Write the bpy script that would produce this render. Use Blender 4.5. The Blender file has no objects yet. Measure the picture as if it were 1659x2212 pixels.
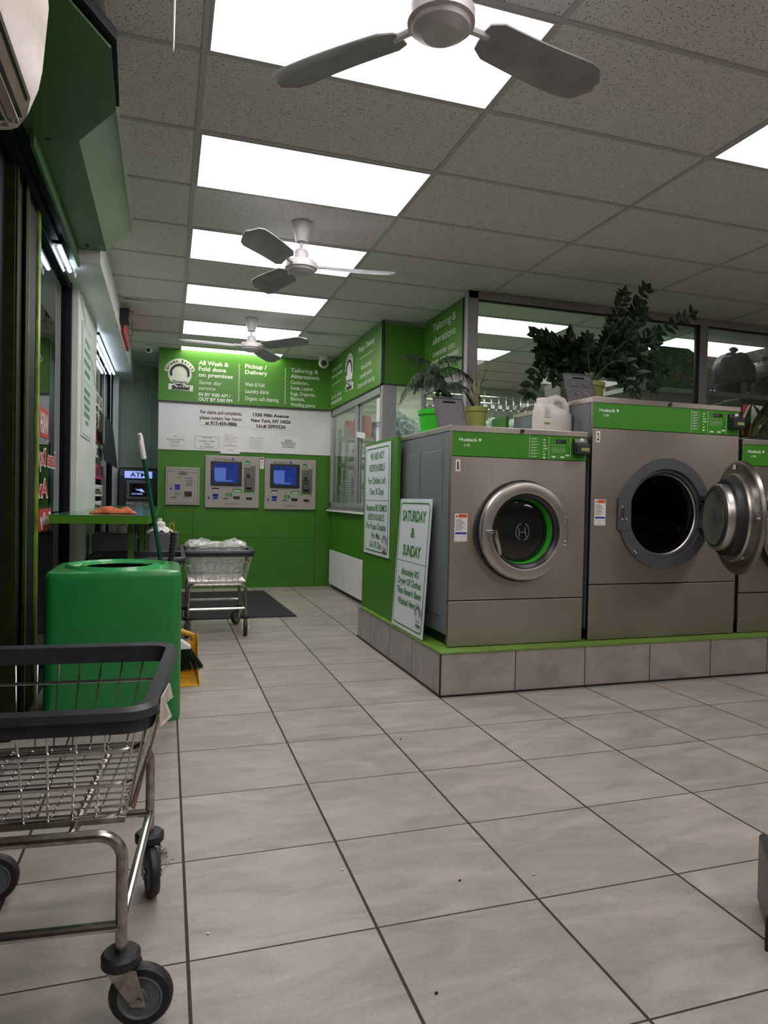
import bpy, bmesh, math, random
from mathutils import Vector, Matrix
random.seed(7)
SC = bpy.context.scene
COL = SC.collection
PI = math.pi
# ---------------------------------------------------------------- camera
EYE = 1.1244
yaw, pit, rol = 0.3081, -0.0182, -0.0199
fwd = Vector((math.sin(yaw)*math.cos(pit), math.cos(yaw)*math.cos(pit), math.sin(pit)))
rgt = Vector((math.cos(yaw), -math.sin(yaw), 0))
dwn = fwd.cross(rgt)
cr, sr = math.cos(rol), math.sin(rol)
r2 = cr*rgt + sr*dwn
d2 = -sr*rgt + cr*dwn
cam = bpy.data.cameras.new('camera')
cam.sensor_fit = 'HORIZONTAL'; cam.sensor_width = 36.0; cam.lens = 1474.0/1659.0*36.0
cam.clip_start = 0.02; cam.clip_end = 60
camo = bpy.data.objects.new('camera', cam); COL.objects.link(camo)
mw = Matrix.Identity(4)
for i in range(3):
    mw[i][0] = r2[i]; mw[i][1] = -d2[i]; mw[i][2] = -fwd[i]
mw[0][3], mw[1][3], mw[2][3] = 0, 0, EYE
camo.matrix_world = mw
SC.camera = camo
# ---------------------------------------------------------------- world, exposure
w = bpy.data.worlds.new('night'); SC.world = w; w.use_nodes = True
w.node_tree.nodes['Background'].inputs[0].default_value = (0.010, 0.016, 0.035, 1)
w.node_tree.nodes['Background'].inputs[1].default_value = 0.5
SC.view_settings.view_transform = 'Standard'; SC.view_settings.look = 'None'
SC.view_settings.exposure = 1.1; SC.view_settings.gamma = 1.0
SC.view_settings.use_curve_mapping = False
LAMP = 3.6           # radiance of the ceiling diffusers
TUBE = 5.0          # radiance of the window tubes
HC = 2.863           # ceiling height
GX, GY, TX, TY = 1.3357, 2.1902, 1.2192, 0.6096      # ceiling grid
FX, FY, FA, FB = 0.063, 1.6876, 0.478, 0.469         # floor grid

# ---------------------------------------------------------------- materials
def nmat(name):
    m = bpy.data.materials.new(name); m.use_nodes = True
    return m, m.node_tree.nodes, m.node_tree.links, m.node_tree.nodes['Principled BSDF']
def mat(name, col, rough=0.5, metal=0.0, noise=0.06, scale=14.0, bump=0.0, emit=None, es=1.0, spec=None, coat=0.0, trans=0.0, stretch=None):
    m, N, L, b = nmat(name)
    b.inputs['Roughness'].default_value = rough
    b.inputs['Metallic'].default_value = metal
    if spec is not None: b.inputs['Specular IOR Level'].default_value = spec
    if coat: b.inputs['Coat Weight'].default_value = coat
    if trans: b.inputs['Transmission Weight'].default_value = trans
    g = N.new('ShaderNodeNewGeometry'); mp = N.new('ShaderNodeMapping')
    L.new(g.outputs['Position'], mp.inputs[0])
    if stretch: mp.inputs['Scale'].default_value = stretch
    t = N.new('ShaderNodeTexNoise'); t.inputs['Scale'].default_value = scale; t.inputs['Detail'].default_value = 4
    L.new(mp.outputs[0], t.inputs['Vector'])
    r = N.new('ShaderNodeValToRGB')
    lo = [max(0, c*(1-noise*2)) for c in col[:3]]; hi = [min(1, c*(1+noise*2)) for c in col[:3]]
    r.color_ramp.elements[0].position = .3; r.color_ramp.elements[1].position = .7
    r.color_ramp.elements[0].color = (*lo, 1); r.color_ramp.elements[1].color = (*hi, 1)
    L.new(t.outputs[0], r.inputs[0]); L.new(r.outputs[0], b.inputs['Base Color'])
    if bump:
        bp = N.new('ShaderNodeBump'); bp.inputs['Strength'].default_value = bump; bp.inputs['Distance'].default_value = 0.004
        L.new(t.outputs[0], bp.inputs['Height']); L.new(bp.outputs[0], b.inputs['Normal'])
    if emit:
        b.inputs['Emission Color'].default_value = (*emit, 1); b.inputs['Emission Strength'].default_value = es
    return m
def glass_mat(name, tint=(0.8, 0.88, 0.85), ior=1.5, boost=1.0):
    m = bpy.data.materials.new(name); m.use_nodes = True
    N, L = m.node_tree.nodes, m.node_tree.links
    N.remove(N['Principled BSDF']); out = N['Material Output']
    tr = N.new('ShaderNodeBsdfTransparent'); tr.inputs[0].default_value = (*tint, 1)
    gl = N.new('ShaderNodeBsdfGlossy'); gl.inputs['Roughness'].default_value = 0.01
    fr = N.new('ShaderNodeFresnel'); fr.inputs[0].default_value = ior
    mu = N.new('ShaderNodeMath'); mu.operation = 'MULTIPLY'; mu.inputs[1].default_value = boost; mu.use_clamp = True
    mx = N.new('ShaderNodeMixShader')
    L.new(fr.outputs[0], mu.inputs[0]); L.new(mu.outputs[0], mx.inputs[0])
    L.new(tr.outputs[0], mx.inputs[1]); L.new(gl.outputs[0], mx.inputs[2]); L.new(mx.outputs[0], out.inputs[0])
    return m
def film_mat(name, col, op=0.35, rough=0.15):
    m = bpy.data.materials.new(name); m.use_nodes = True
    N, L = m.node_tree.nodes, m.node_tree.links
    b = N['Principled BSDF']; out = N['Material Output']
    b.inputs['Base Color'].default_value = (*col, 1); b.inputs['Roughness'].default_value = rough
    tr = N.new('ShaderNodeBsdfTransparent')
    g = N.new('ShaderNodeNewGeometry'); t = N.new('ShaderNodeTexNoise'); t.inputs['Scale'].default_value = 16; t.inputs['Detail'].default_value = 5
    t.inputs['Distortion'].default_value = 1.2
    L.new(g.outputs['Position'], t.inputs['Vector'])
    r = N.new('ShaderNodeMapRange'); r.inputs[1].default_value = .35; r.inputs[2].default_value = .68
    r.inputs[3].default_value = op*0.35; r.inputs[4].default_value = min(1, op*1.7)
    L.new(t.outputs[0], r.inputs[0])
    bp = N.new('ShaderNodeBump'); bp.inputs['Strength'].default_value = .8; bp.inputs['Distance'].default_value = .02
    L.new(t.outputs[0], bp.inputs['Height']); L.new(bp.outputs[0], b.inputs['Normal'])
    mx = N.new('ShaderNodeMixShader'); L.new(r.outputs[0], mx.inputs[0])
    L.new(tr.outputs[0], mx.inputs[1]); L.new(b.outputs[0], mx.inputs[2]); L.new(mx.outputs[0], out.inputs[0])
    return m
def tile_mat(name, axes, org, size, grout, base, dark, gcol, rough=0.42):
    """stone tiles with grout: axes = indices of the position components that carry the grid"""
    m, N, L, b = nmat(name)
    g = N.new('ShaderNodeNewGeometry'); sp = N.new('ShaderNodeSeparateXYZ'); L.new(g.outputs['Position'], sp.inputs[0])
    def M(op, a, c=None, clamp=False):
        n = N.new('ShaderNodeMath'); n.operation = op; n.use_clamp = clamp
        for i, q in enumerate((a, c)):
            if q is None: continue
            if isinstance(q, (int, float)): n.inputs[i].default_value = q
            else: L.new(q, n.inputs[i])
        return n.outputs[0]
    masks = []; cells = []
    for k in range(2):
        if axes[k] is None: continue
        q = M('DIVIDE', M('SUBTRACT', sp.outputs[axes[k]], org[k]), size[k])
        cells.append(M('FLOOR', q))
        f = M('ABSOLUTE', M('SUBTRACT', M('FRACT', q), 0.5))
        masks.append(M('GREATER_THAN', f, 0.5-grout[k]/2/size[k]))
    mask = masks[0] if len(masks) == 1 else M('MAXIMUM', masks[0], masks[1])
    cb = N.new('ShaderNodeCombineXYZ'); L.new(cells[0], cb.inputs[0])
    if len(cells) > 1: L.new(cells[1], cb.inputs[1])
    wn = N.new('ShaderNodeTexWhiteNoise'); L.new(cb.outputs[0], wn.inputs['Vector'])
    sc = N.new('ShaderNodeVectorMath'); sc.operation = 'SCALE'; L.new(wn.outputs['Color'], sc.inputs[0]); sc.inputs['Scale'].default_value = 30
    ad = N.new('ShaderNodeVectorMath'); ad.operation = 'ADD'; L.new(g.outputs['Position'], ad.inputs[0]); L.new(sc.outputs[0], ad.inputs[1])
    mp = N.new('ShaderNodeMapping'); mp.inputs['Rotation'].default_value = (0, 0, 0.6); mp.inputs['Scale'].default_value = (1.0, 2.6, 1.6)
    L.new(ad.outputs[0], mp.inputs[0])
    n1 = N.new('ShaderNodeTexNoise'); n1.inputs['Scale'].default_value = 3.2; n1.inputs['Detail'].default_value = 7; n1.inputs['Roughness'].default_value = .62; n1.inputs['Distortion'].default_value = .7
    L.new(mp.outputs[0], n1.inputs['Vector'])
    n2 = N.new('ShaderNodeTexNoise'); n2.inputs['Scale'].default_value = 90; n2.inputs['Detail'].default_value = 3
    L.new(g.outputs['Position'], n2.inputs['Vector'])
    v = M('ADD', M('MULTIPLY', n1.outputs[0], 0.8), M('MULTIPLY', n2.outputs[0], 0.2))
    v = M('ADD', v, M('MULTIPLY', M('SUBTRACT', wn.outputs['Value'], .5), .07))
    r = N.new('ShaderNodeValToRGB'); r.color_ramp.elements[0].position = .34; r.color_ramp.elements[1].position = .66
    r.color_ramp.elements[0].color = (*dark, 1); r.color_ramp.elements[1].color = (*base, 1)
    L.new(v, r.inputs[0])
    mx = N.new('ShaderNodeMix'); mx.data_type = 'RGBA'
    L.new(mask, mx.inputs['Factor']); L.new(r.outputs[0], mx.inputs['A']); mx.inputs['B'].default_value = (*gcol, 1)
    L.new(mx.outputs['Result'], b.inputs['Base Color'])
    rr = M('ADD', rough, M('MULTIPLY', mask, 0.3)); L.new(rr, b.inputs['Roughness'])
    h = M('SUBTRACT', M('MULTIPLY', v, .25), M('MULTIPLY', mask, 1.0))
    bp = N.new('ShaderNodeBump'); bp.inputs['Strength'].default_value = .35; bp.inputs['Distance'].default_value = .003
    L.new(h, bp.inputs['Height']); L.new(bp.outputs[0], b.inputs['Normal'])
    return m
def ceiling_mat():
    m, N, L, b = nmat('ceiling_tile')
    g = N.new('ShaderNodeNewGeometry')
    v = N.new('ShaderNodeTexVoronoi'); v.inputs['Scale'].default_value = 95; v.inputs['Randomness'].default_value = 1
    mp = N.new('ShaderNodeMapping'); mp.inputs['Scale'].default_value = (1, 1.5, 1)
    L.new(g.outputs['Position'], mp.inputs[0]); L.new(mp.outputs[0], v.inputs['Vector'])
    sx = N.new('ShaderNodeSeparateColor'); L.new(v.outputs['Color'], sx.inputs[0])
    th = N.new('ShaderNodeMath'); th.operation = 'MULTIPLY'; th.inputs[1].default_value = 0.36; L.new(sx.outputs[0], th.inputs[0])
    lt = N.new('ShaderNodeMath'); lt.operation = 'LESS_THAN'; L.new(v.outputs['Distance'], lt.inputs[0]); L.new(th.outputs[0], lt.inputs[1])
    n = N.new('ShaderNodeTexNoise'); n.inputs['Scale'].default_value = 220; n.inputs['Detail'].default_value = 2; L.new(g.outputs['Position'], n.inputs['Vector'])
    r = N.new('ShaderNodeValToRGB'); r.color_ramp.elements[0].position = .3; r.color_ramp.elements[1].position = .7
    r.color_ramp.elements[0].color = (.66, .65, .63, 1); r.color_ramp.elements[1].color = (.84, .83, .80, 1)
    L.new(n.outputs[0], r.inputs[0])
    mx = N.new('ShaderNodeMix'); mx.data_type = 'RGBA'; L.new(lt.outputs[0], mx.inputs['Factor']); L.new(r.outputs[0], mx.inputs['A'])
    mx.inputs['B'].default_value = (.13, .125, .11, 1); L.new(mx.outputs['Result'], b.inputs['Base Color'])
    b.inputs['Roughness'].default_value = .9
    return m
def steel_mat(name, col=(.50, .48, .455), rough=.34, vertical=True, aniso=0.0):
    m, N, L, b = nmat(name)
    b.inputs['Anisotropic'].default_value = aniso; b.inputs['Anisotropic Rotation'].default_value = .25 if aniso else 0
    if aniso:
        tg = N.new('ShaderNodeTangent'); tg.direction_type = 'RADIAL'; tg.axis = 'Z'; L.new(tg.outputs[0], b.inputs['Tangent'])
    b.inputs['Metallic'].default_value = 1.0
    g = N.new('ShaderNodeNewGeometry'); mp = N.new('ShaderNodeMapping')
    mp.inputs['Scale'].default_value = (220, 220, 2.0) if vertical else (2, 2, 220)
    L.new(g.outputs['Position'], mp.inputs[0])
    t = N.new('ShaderNodeTexNoise'); t.inputs['Scale'].default_value = 1.0; t.inputs['Detail'].default_value = 3; L.new(mp.outputs[0], t.inputs['Vector'])
    t2 = N.new('ShaderNodeTexNoise'); t2.inputs['Scale'].default_value = 2.2; t2.inputs['Detail'].default_value = 5; L.new(g.outputs['Position'], t2.inputs['Vector'])
    r = N.new('ShaderNodeMapRange'); r.inputs[3].default_value = rough-.06; r.inputs[4].default_value = rough+.14
    L.new(t2.outputs[0], r.inputs[0]); L.new(r.outputs[0], b.inputs['Roughness'])
    c = N.new('ShaderNodeValToRGB'); c.color_ramp.elements[0].position = .3; c.color_ramp.elements[1].position = .75
    c.color_ramp.elements[0].color = (*[k*.86 for k in col], 1); c.color_ramp.elements[1].color = (*col, 1)
    L.new(t2.outputs[0], c.inputs[0]); L.new(c.outputs[0], b.inputs['Base Color'])
    bp = N.new('ShaderNodeBump'); bp.inputs['Strength'].default_value = .05; bp.inputs['Distance'].default_value = .001
    L.new(t.outputs[0], bp.inputs['Height']); L.new(bp.outputs[0], b.inputs['Normal'])
    return m
MT = {}
MT['floor'] = tile_mat('floor_tile', (0, 1), (FX, FY), (FA, FB), (.0085, .0055), (.43, .392, .352), (.265, .24, .213), (.022, .018, .014), .40)
MT['plinth_f'] = tile_mat('plinth_tile_front', (0, None), (1.502, 0), (.476, 1), (.006, 0), (.40, .37, .34), (.24, .22, .20), (.02, .017, .014), .45)
MT['plinth_s'] = tile_mat('plinth_tile_side', (1, None), (3.612, 0), (.462, 1), (.006, 0), (.40, .38, .36), (.25, .235, .22), (.02, .017, .014), .45)
MT['ceil'] = ceiling_mat()
MT['tbar'] = mat('ceiling_grid_metal', (.50, .51, .50), .5, noise=.02)
MT['lamp'] = mat('lamp_diffuser', (.9, .86, .86), .4, emit=(1.0, .93, .93), es=LAMP, noise=.01)
MT['lamp_y'] = mat('lamp_diffuser_warm', (.9, .9, .7), .4, emit=(1.0, .98, .74), es=LAMP*.9, noise=.01)
MT['tube'] = mat('led_tube_glow', (.9, .95, 1), .3, emit=(.72, .85, 1.0), es=TUBE, noise=0)
MT['white_wall'] = mat('white_wall_paint', (.76, .77, .78), .55, noise=.03, scale=3)
MT['pillar'] = mat('pillar_paint', (.74, .78, .74), .35, noise=.04, scale=2.5, bump=.02)
MT['alcove'] = mat('alcove_paint', (.64, .72, .62), .6, noise=.07, scale=2.0, bump=.05)
MT['green_wall'] = mat('green_laminate', (.050, .195, .012), .42, noise=.03, scale=4)
MT['green_sign'] = mat('green_sign_vinyl', (.070, .245, .022), .38, noise=.04, scale=1.2)
MT['green_box'] = mat('green_painted_metal', (.055, .15, .045), .32, noise=.10, scale=2.2)
MT['green_trim'] = mat('green_trim_paint', (.13, .26, .03), .45, noise=.10, scale=22, bump=.1)
MT['green_strip'] = mat('machine_green_fascia', (.045, .26, .012), .42, noise=.02)
MT['white_plastic'] = mat('white_plastic', (.80, .79, .76), .4, noise=.02)
MT['ac_plastic'] = mat('aged_cream_plastic', (.62, .55, .47), .45, noise=.04, scale=30)
MT['fan'] = mat('fan_enamel', (.55, .54, .55), .38, noise=.05, scale=8)
MT['blade'] = mat('fan_blade_enamel', (.30, .31, .33), .45, noise=.08, scale=10)
MT['white_sheet'] = mat('white_paper', (.78, .78, .78), .55, noise=.015)
MT['sign_white'] = mat('white_sign_board', (.70, .76, .80), .35, noise=.02)
MT['ink_w'] = mat('white_vinyl_ink', (.80, .86, .76), .5, noise=.01)
MT['ink_k'] = mat('black_ink', (.012, .012, .014), .5, noise=.01)
MT['ink_g'] = mat('green_ink', (.03, .22, .035), .5, noise=.01)
MT['ink_gr'] = mat('grey_ink', (.22, .22, .22), .5, noise=.01)
MT['ink_r'] = mat('red_ink', (.50, .03, .03), .5, noise=.01)
MT['ink_b'] = mat('blue_ink', (.02, .05, .35), .5, noise=.01)
MT['ink_o'] = mat('orange_ink', (.75, .13, .04), .5, noise=.01)
MT['steel'] = steel_mat('brushed_steel', (.46, .42, .37), .30, True, .8)
MT['steel_ring'] = steel_mat('door_steel', (.66, .64, .61), .30)
MT['steel_dark'] = steel_mat('dark_steel', (.30, .28, .26), .30)
MT['chrome'] = mat('chrome', (.60, .59, .58), .16, 1.0, noise=.08, scale=40)
MT['tube_steel'] = mat('worn_tube_steel', (.42, .38, .35), .28, 1.0, noise=.16, scale=50)
MT['side_grey'] = mat('grey_side_panel', (.16, .185, .20), .35, noise=.05, scale=3, stretch=(4, 4, .6))
MT['rubber'] = mat('black_rubber', (.018, .018, .020), .5, noise=.12, scale=40)
MT['rim_plastic'] = mat('charcoal_bumper_plastic', (.032, .034, .042), .38, noise=.12, scale=25)
MT['dark_plastic'] = mat('dark_plastic', (.022, .024, .028), .32, noise=.05)
MT['grey_ring'] = mat('grey_ring_plastic', (.085, .09, .10), .4, noise=.05, scale=10)
MT['grey_board'] = mat('grey_board_plastic', (.12, .12, .135), .5, noise=.06, scale=30)
MT['black_gloss'] = mat('black_door_glass', (.006, .007, .007), .07, noise=0, coat=.5)
MT['drum'] = mat('drum_interior', (.02, .018, .017), .3, .6, noise=.3, scale=8)
MT['lens'] = mat('door_lens_glass', (.30, .33, .31), .18, .55, noise=.12, scale=6)
MT['accent'] = mat('green_accent_ring', (.05, .42, .03), .35, noise=.02)
MT['dark_frame'] = mat('dark_window_frame', (.006, .008, .014), .55, noise=.1, spec=.2)
MT['olive_frame'] = mat('olive_door_jamb', (.012, .020, .003), .6, noise=.2, scale=18, spec=.15)
MT['lime_edge'] = mat('lime_edge_paint', (.16, .26, .02), .35, noise=.25, scale=14)
MT['alu'] = mat('aluminium_frame', (.42, .43, .44), .38, .5, noise=.03)
MT['grey_frame'] = mat('grey_painted_frame', (.36, .35, .37), .45, noise=.03)
MT['sill'] = mat('grey_sill', (.16, .17, .16), .5, noise=.05)
MT['glass'] = glass_mat('window_glass', (.93, .98, .96), 1.45, .55)
MT['glass_n'] = glass_mat('shopfront_glass', (.55, .66, .66), 1.5, 1.1)
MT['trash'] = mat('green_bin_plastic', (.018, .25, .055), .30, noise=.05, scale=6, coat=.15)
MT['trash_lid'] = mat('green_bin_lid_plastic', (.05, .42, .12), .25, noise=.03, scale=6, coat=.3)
MT['counter'] = mat('green_counter_laminate', (.085, .26, .02), .22, noise=.04, scale=8)
MT['counter_top'] = mat('green_counter_top', (.05, .17, .06), .14, noise=.05, scale=8)
MT['post'] = mat('olive_post_paint', (.07, .15, .02), .4, noise=.08)
MT['wood'] = mat('raw_plywood', (.42, .22, .10), .6, noise=.2, scale=30, stretch=(1, 1, 8))
MT['rag'] = mat('orange_cloth', (.62, .17, .075), .9, noise=.12, scale=60, bump=.5)
MT['broom_g'] = mat('green_broom_handle', (.006, .095, .045), .3, noise=.05)
MT['yellow'] = mat('yellow_plastic', (.65, .34, .015), .45, noise=.10, scale=20)
MT['bristle'] = mat('black_bristles', (.012, .016, .018), .6, noise=.3, scale=80)
MT['mat'] = mat('black_floor_mat', (.020, .020, .022), .9, noise=.25, scale=120, bump=.3)
MT['bag'] = film_mat('clear_plastic_bag', (.78, .82, .80), .50)
MT['wrap'] = film_mat('garment_plastic', (.62, .74, .78), .55)
MT['garment'] = mat('blue_grey_garment', (.10, .14, .18), .8, noise=.35, scale=18)
MT['garment2'] = mat('pale_shirt_cloth', (.42, .50, .58), .8, noise=.3, scale=22)
MT['cardboard'] = mat('brown_cardboard', (.30, .17, .12), .7, noise=.18, scale=18)
MT['tape'] = mat('packing_tape', (.46, .41, .35), .3, noise=.12, scale=30)
MT['leaf_zz'] = mat('glossy_dark_leaf', (.007, .020, .008), .36, noise=.35, scale=30, spec=.3)
MT['leaf_pine'] = mat('conifer_needles', (.006, .026, .009), .6, noise=.4, scale=25)
MT['leaf_dry'] = mat('dry_leaf', (.22, .21, .11), .7, noise=.3, scale=25)
MT['leaf_sn'] = mat('snake_plant_leaf', (.03, .06, .02), .35, noise=.5, scale=12)
MT['leaf_y'] = mat('yellow_leaf_margin', (.20, .22, .05), .4, noise=.1)
MT['stem'] = mat('plant_stem', (.05, .075, .02), .6, noise=.2)
MT['pot_lime'] = mat('lime_pot', (.045, .56, .035), .35, noise=.03)
MT['pot_olive'] = mat('olive_pot', (.24, .28, .06), .45, noise=.06)
MT['pot_pale'] = mat('pale_pot', (.36, .37, .30), .5, noise=.06)
MT['soil'] = mat('soil', (.02, .014, .01), .9, noise=.3)
MT['jug'] = mat('translucent_white_jug', (.66, .63, .57), .38, noise=.03, scale=8)
MT['kiosk'] = mat('kiosk_grey_metal', (.36, .34, .31), .45, noise=.02, scale=30)
MT['kiosk2'] = mat('kiosk_recess', (.13, .125, .12), .5, noise=.04)
MT['screen'] = mat('kiosk_screen', (.01, .02, .08), .15, emit=(.03, .09, .62), es=.10, noise=.0)
MT['screen2'] = mat('kiosk_screen_light', (.05, .1, .3), .15, emit=(.16, .28, .95), es=.13, noise=.0)
MT['screen3'] = mat('kiosk_screen_dark', (.01, .015, .04), .15, emit=(.01, .025, .14), es=.15, noise=0)
MT['atm'] = mat('atm_charcoal', (.022, .026, .036), .38, noise=.05)
MT['atm_grey'] = mat('atm_grey', (.13, .15, .17), .38, noise=.04)
MT['atm_sign'] = mat('atm_lit_sign', (.3, .35, .6), .3, emit=(.32, .42, 1.0), es=.40, noise=0)
MT['atm_ink'] = mat('atm_sign_ink', (.01, .03, .15), .4, noise=0)
MT['lcd'] = mat('card_reader_lcd', (.25, .28, .10), .3, emit=(.2, .22, .05), es=.1, noise=0)
MT['red_glow'] = mat('red_led_line', (.3, 0, 0), .4, emit=(1, .03, .02), es=.8, noise=0)
MT['shelf'] = mat('white_shelf_metal', (.34, .35, .36), .45, noise=.05)
MT['bundle'] = mat('grey_laundry_bundle', (.085, .085, .095), .8, noise=.2, scale=12, bump=.5)
MT['green_bag'] = mat('green_shopping_bag', (.03, .16, .035), .4, noise=.15, scale=8)
MT['navy'] = mat('navy_bag', (.012, .018, .045), .5, noise=.3, scale=10)
MT['booth_wall'] = mat('booth_wall_paint', (.62, .66, .63), .6, noise=.05, scale=2)
MT['back_wall'] = mat('rear_wall_paint', (.36, .31, .26), .6, noise=.05, scale=1.5)
MT['pink'] = mat('pink_panel', (.55, .06, .08), .4, noise=.1)
MT['yel_pack'] = mat('yellow_package', (.75, .45, .06), .4, noise=.2, scale=30)
MT['red_pack'] = mat('red_package', (.62, .10, .05), .4, noise=.2, scale=30)
MT['blue_pack'] = mat('blue_package', (.10, .22, .42), .4, noise=.2, scale=30)
MT['lint'] = mat('lint_thread', (.05, .04, .04), .8, noise=.1)

# ---------------------------------------------------------------- mesh kit
class MB:
    def __init__(s): s.v = []; s.f = []; s.sm = []; s.mi = []; s.m = 0; s.X = None
    def add(s, vs, fs, smooth=False):
        o = len(s.v)
        for p in vs:
            p = Vector(p)
            s.v.append(s.X @ p if s.X else p)
        for f in fs:
            s.f.append([i+o for i in f]); s.sm.append(smooth); s.mi.append(s.m)
        return s
    def box(s, x0, x1, y0, y1, z0, z1):
        return s.add([(x0,y0,z0),(x1,y0,z0),(x1,y1,z0),(x0,y1,z0),(x0,y0,z1),(x1,y0,z1),(x1,y1,z1),(x0,y1,z1)],
                     [(0,3,2,1),(4,5,6,7),(0,1,5,4),(1,2,6,5),(2,3,7,6),(3,0,4,7)])
    def quad(s, a, b, c, d): return s.add([a,b,c,d], [(0,1,2,3)])
    def tube(s, pts, r, n=8, closed=False, caps=True):
        pts = [Vector(p) for p in pts]; k = len(pts)
        rs = r if isinstance(r, (list, tuple)) else [r]*k
        vs = []; up = None
        for i in range(k):
            if closed: t = pts[(i+1) % k]-pts[i-1]
            else: t = pts[min(i+1,k-1)]-pts[max(i-1,0)]
            t.normalize()
            if up is None:
                up = Vector((0,0,1)) if abs(t.z) < .9 else Vector((1,0,0))
            a = (up - t*up.dot(t))
            if a.length < 1e-5: a = Vector((1,0,0)) - t*t.x
            a.normalize(); up = a; b = t.cross(a)
            for j in range(n):
                q = 2*PI*j/n
                vs.append(pts[i] + (a*math.cos(q)+b*math.sin(q))*rs[i])
        fs = []
        for i in range(k if closed else k-1):
            i2 = (i+1) % k
            for j in range(n): fs.append((i*n+j, i*n+(j+1)%n, i2*n+(j+1)%n, i2*n+j))
        if caps and not closed:
            fs.append(tuple(range(n))[::-1]); fs.append(tuple((k-1)*n+j for j in range(n)))
        return s.add(vs, fs, True)
    def lathe(s, prof, c=(0,0,0), ax=(0,0,1), n=32, close=False, sx=1.0, sy=1.0, a0=0):
        """profile (radius, height) turned about axis ax through c"""
        c = Vector(c); ax = Vector(ax).normalized()
        a = Vector((1,0,0)) if abs(ax.x) < .9 else Vector((0,1,0))
        a = (a-ax*a.dot(ax)).normalized(); b = ax.cross(a)
        vs = []; fs = []; k = len(prof)
        for (r, h) in prof:
            for j in range(n):
                q = 2*PI*j/n+a0
                vs.append(c+ax*h+(a*math.cos(q)*sx+b*math.sin(q)*sy)*r)
        for i in range(k-1 if not close else k):
            i2 = (i+1) % k
            for j in range(n): fs.append((i*n+j, i*n+(j+1)%n, i2*n+(j+1)%n, i2*n+j))
        if not close:
            if prof[0][0] > 1e-4: fs.append(tuple(range(n))[::-1])
            if prof[-1][0] > 1e-4: fs.append(tuple((k-1)*n+j for j in range(n)))
        return s.add(vs, fs, True)
    def cyl(s, a, b, r, n=20):
        a = Vector(a); b = Vector(b); return s.lathe([(r,0),(r,(b-a).length)], a, b-a, n)
    def prism(s, poly, fn, d0, d1):
        """poly of 2-D points, fn(u,v,d)->3-D, extruded between d0 and d1"""
        n = len(poly)
        vs = [fn(u,v,d0) for u,v in poly]+[fn(u,v,d1) for u,v in poly]
        fs = [tuple(range(n))[::-1], tuple(range(n,2*n))]+[(i,(i+1)%n,n+(i+1)%n,n+i) for i in range(n)]
        return s.add(vs, fs)
    def sphere(s, c, r, n=14, m=8, sc=(1,1,1)):
        vs = []; fs = []
        for i in range(m+1):
            t = PI*i/m
            for j in range(n):
                q = 2*PI*j/n
                vs.append((c[0]+r*sc[0]*math.sin(t)*math.cos(q), c[1]+r*sc[1]*math.sin(t)*math.sin(q), c[2]+r*sc[2]*math.cos(t)))
        for i in range(m):
            for j in range(n): fs.append((i*n+j,(i+1)*n+j,(i+1)*n+(j+1)%n,i*n+(j+1)%n))
        return s.add(vs, fs, True)
    def build(s, name, mats, parent=None, bevel=0, seg=2):
        me = bpy.data.meshes.new(name)
        off = parent['_off'] if (parent is not None and '_off' in parent) else (0,0,0)
        off = Vector(off)
        me.from_pydata([tuple(p-off) for p in s.v], [], s.f); me.update()
        mats = mats if isinstance(mats, (list, tuple)) else [mats]
        for q in mats: me.materials.append(MT[q])
        for i, p in enumerate(me.polygons): p.use_smooth = s.sm[i]; p.material_index = s.mi[i]
        bm = bmesh.new(); bm.from_mesh(me); bmesh.ops.remove_doubles(bm, verts=bm.verts, dist=1e-6)
        bmesh.ops.recalc_face_normals(bm, faces=bm.faces)
        for e in bm.edges:
            if len(e.link_faces) == 2 and e.calc_face_angle(0) > .42: e.smooth = False
        bm.to_mesh(me); bm.free()
        o = bpy.data.objects.new(name, me); COL.objects.link(o)
        if bevel:
            b = o.modifiers.new('bevel', 'BEVEL'); b.width = bevel; b.segments = seg; b.limit_method = 'ANGLE'; b.angle_limit = .7
        if parent is not None: o.parent = parent; o['_off'] = tuple(off)
        return o
def tag(o, label, cat, group=None, kind=None):
    if label: o['label'] = label
    if cat: o['category'] = cat
    if group: o['group'] = group
    if kind: o['kind'] = kind
    return o
def thing(name, loc, label, cat, group=None, local=False):
    """Empty at the thing's base. local=False: parts are given in world coordinates"""
    o = bpy.data.objects.new(name, None); COL.objects.link(o); o.location = loc
    o.empty_display_size = .1
    tag(o, label, cat, group)
    o['_off'] = (0,0,0) if local else tuple(loc)
    return o
def struct(mb, name, m, bevel=0):
    o = mb.build(name, m, None, bevel); o['kind'] = 'structure'; return o
def kids(o): return [c for c in COL.objects if c.parent == o]
def dup(o, loc=None, rz=None, label=None, group=None):
    c = o.copy(); COL.objects.link(c)
    if loc is not None: c.location = loc
    if rz is not None: c.rotation_euler.z = rz
    if label: c['label'] = label
    if group: c['group'] = group
    for k in kids(o):
        q = k.copy(); COL.objects.link(q); q.parent = c
        for g in kids(k):
            h = g.copy(); COL.objects.link(h); h.parent = q
    return c
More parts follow.
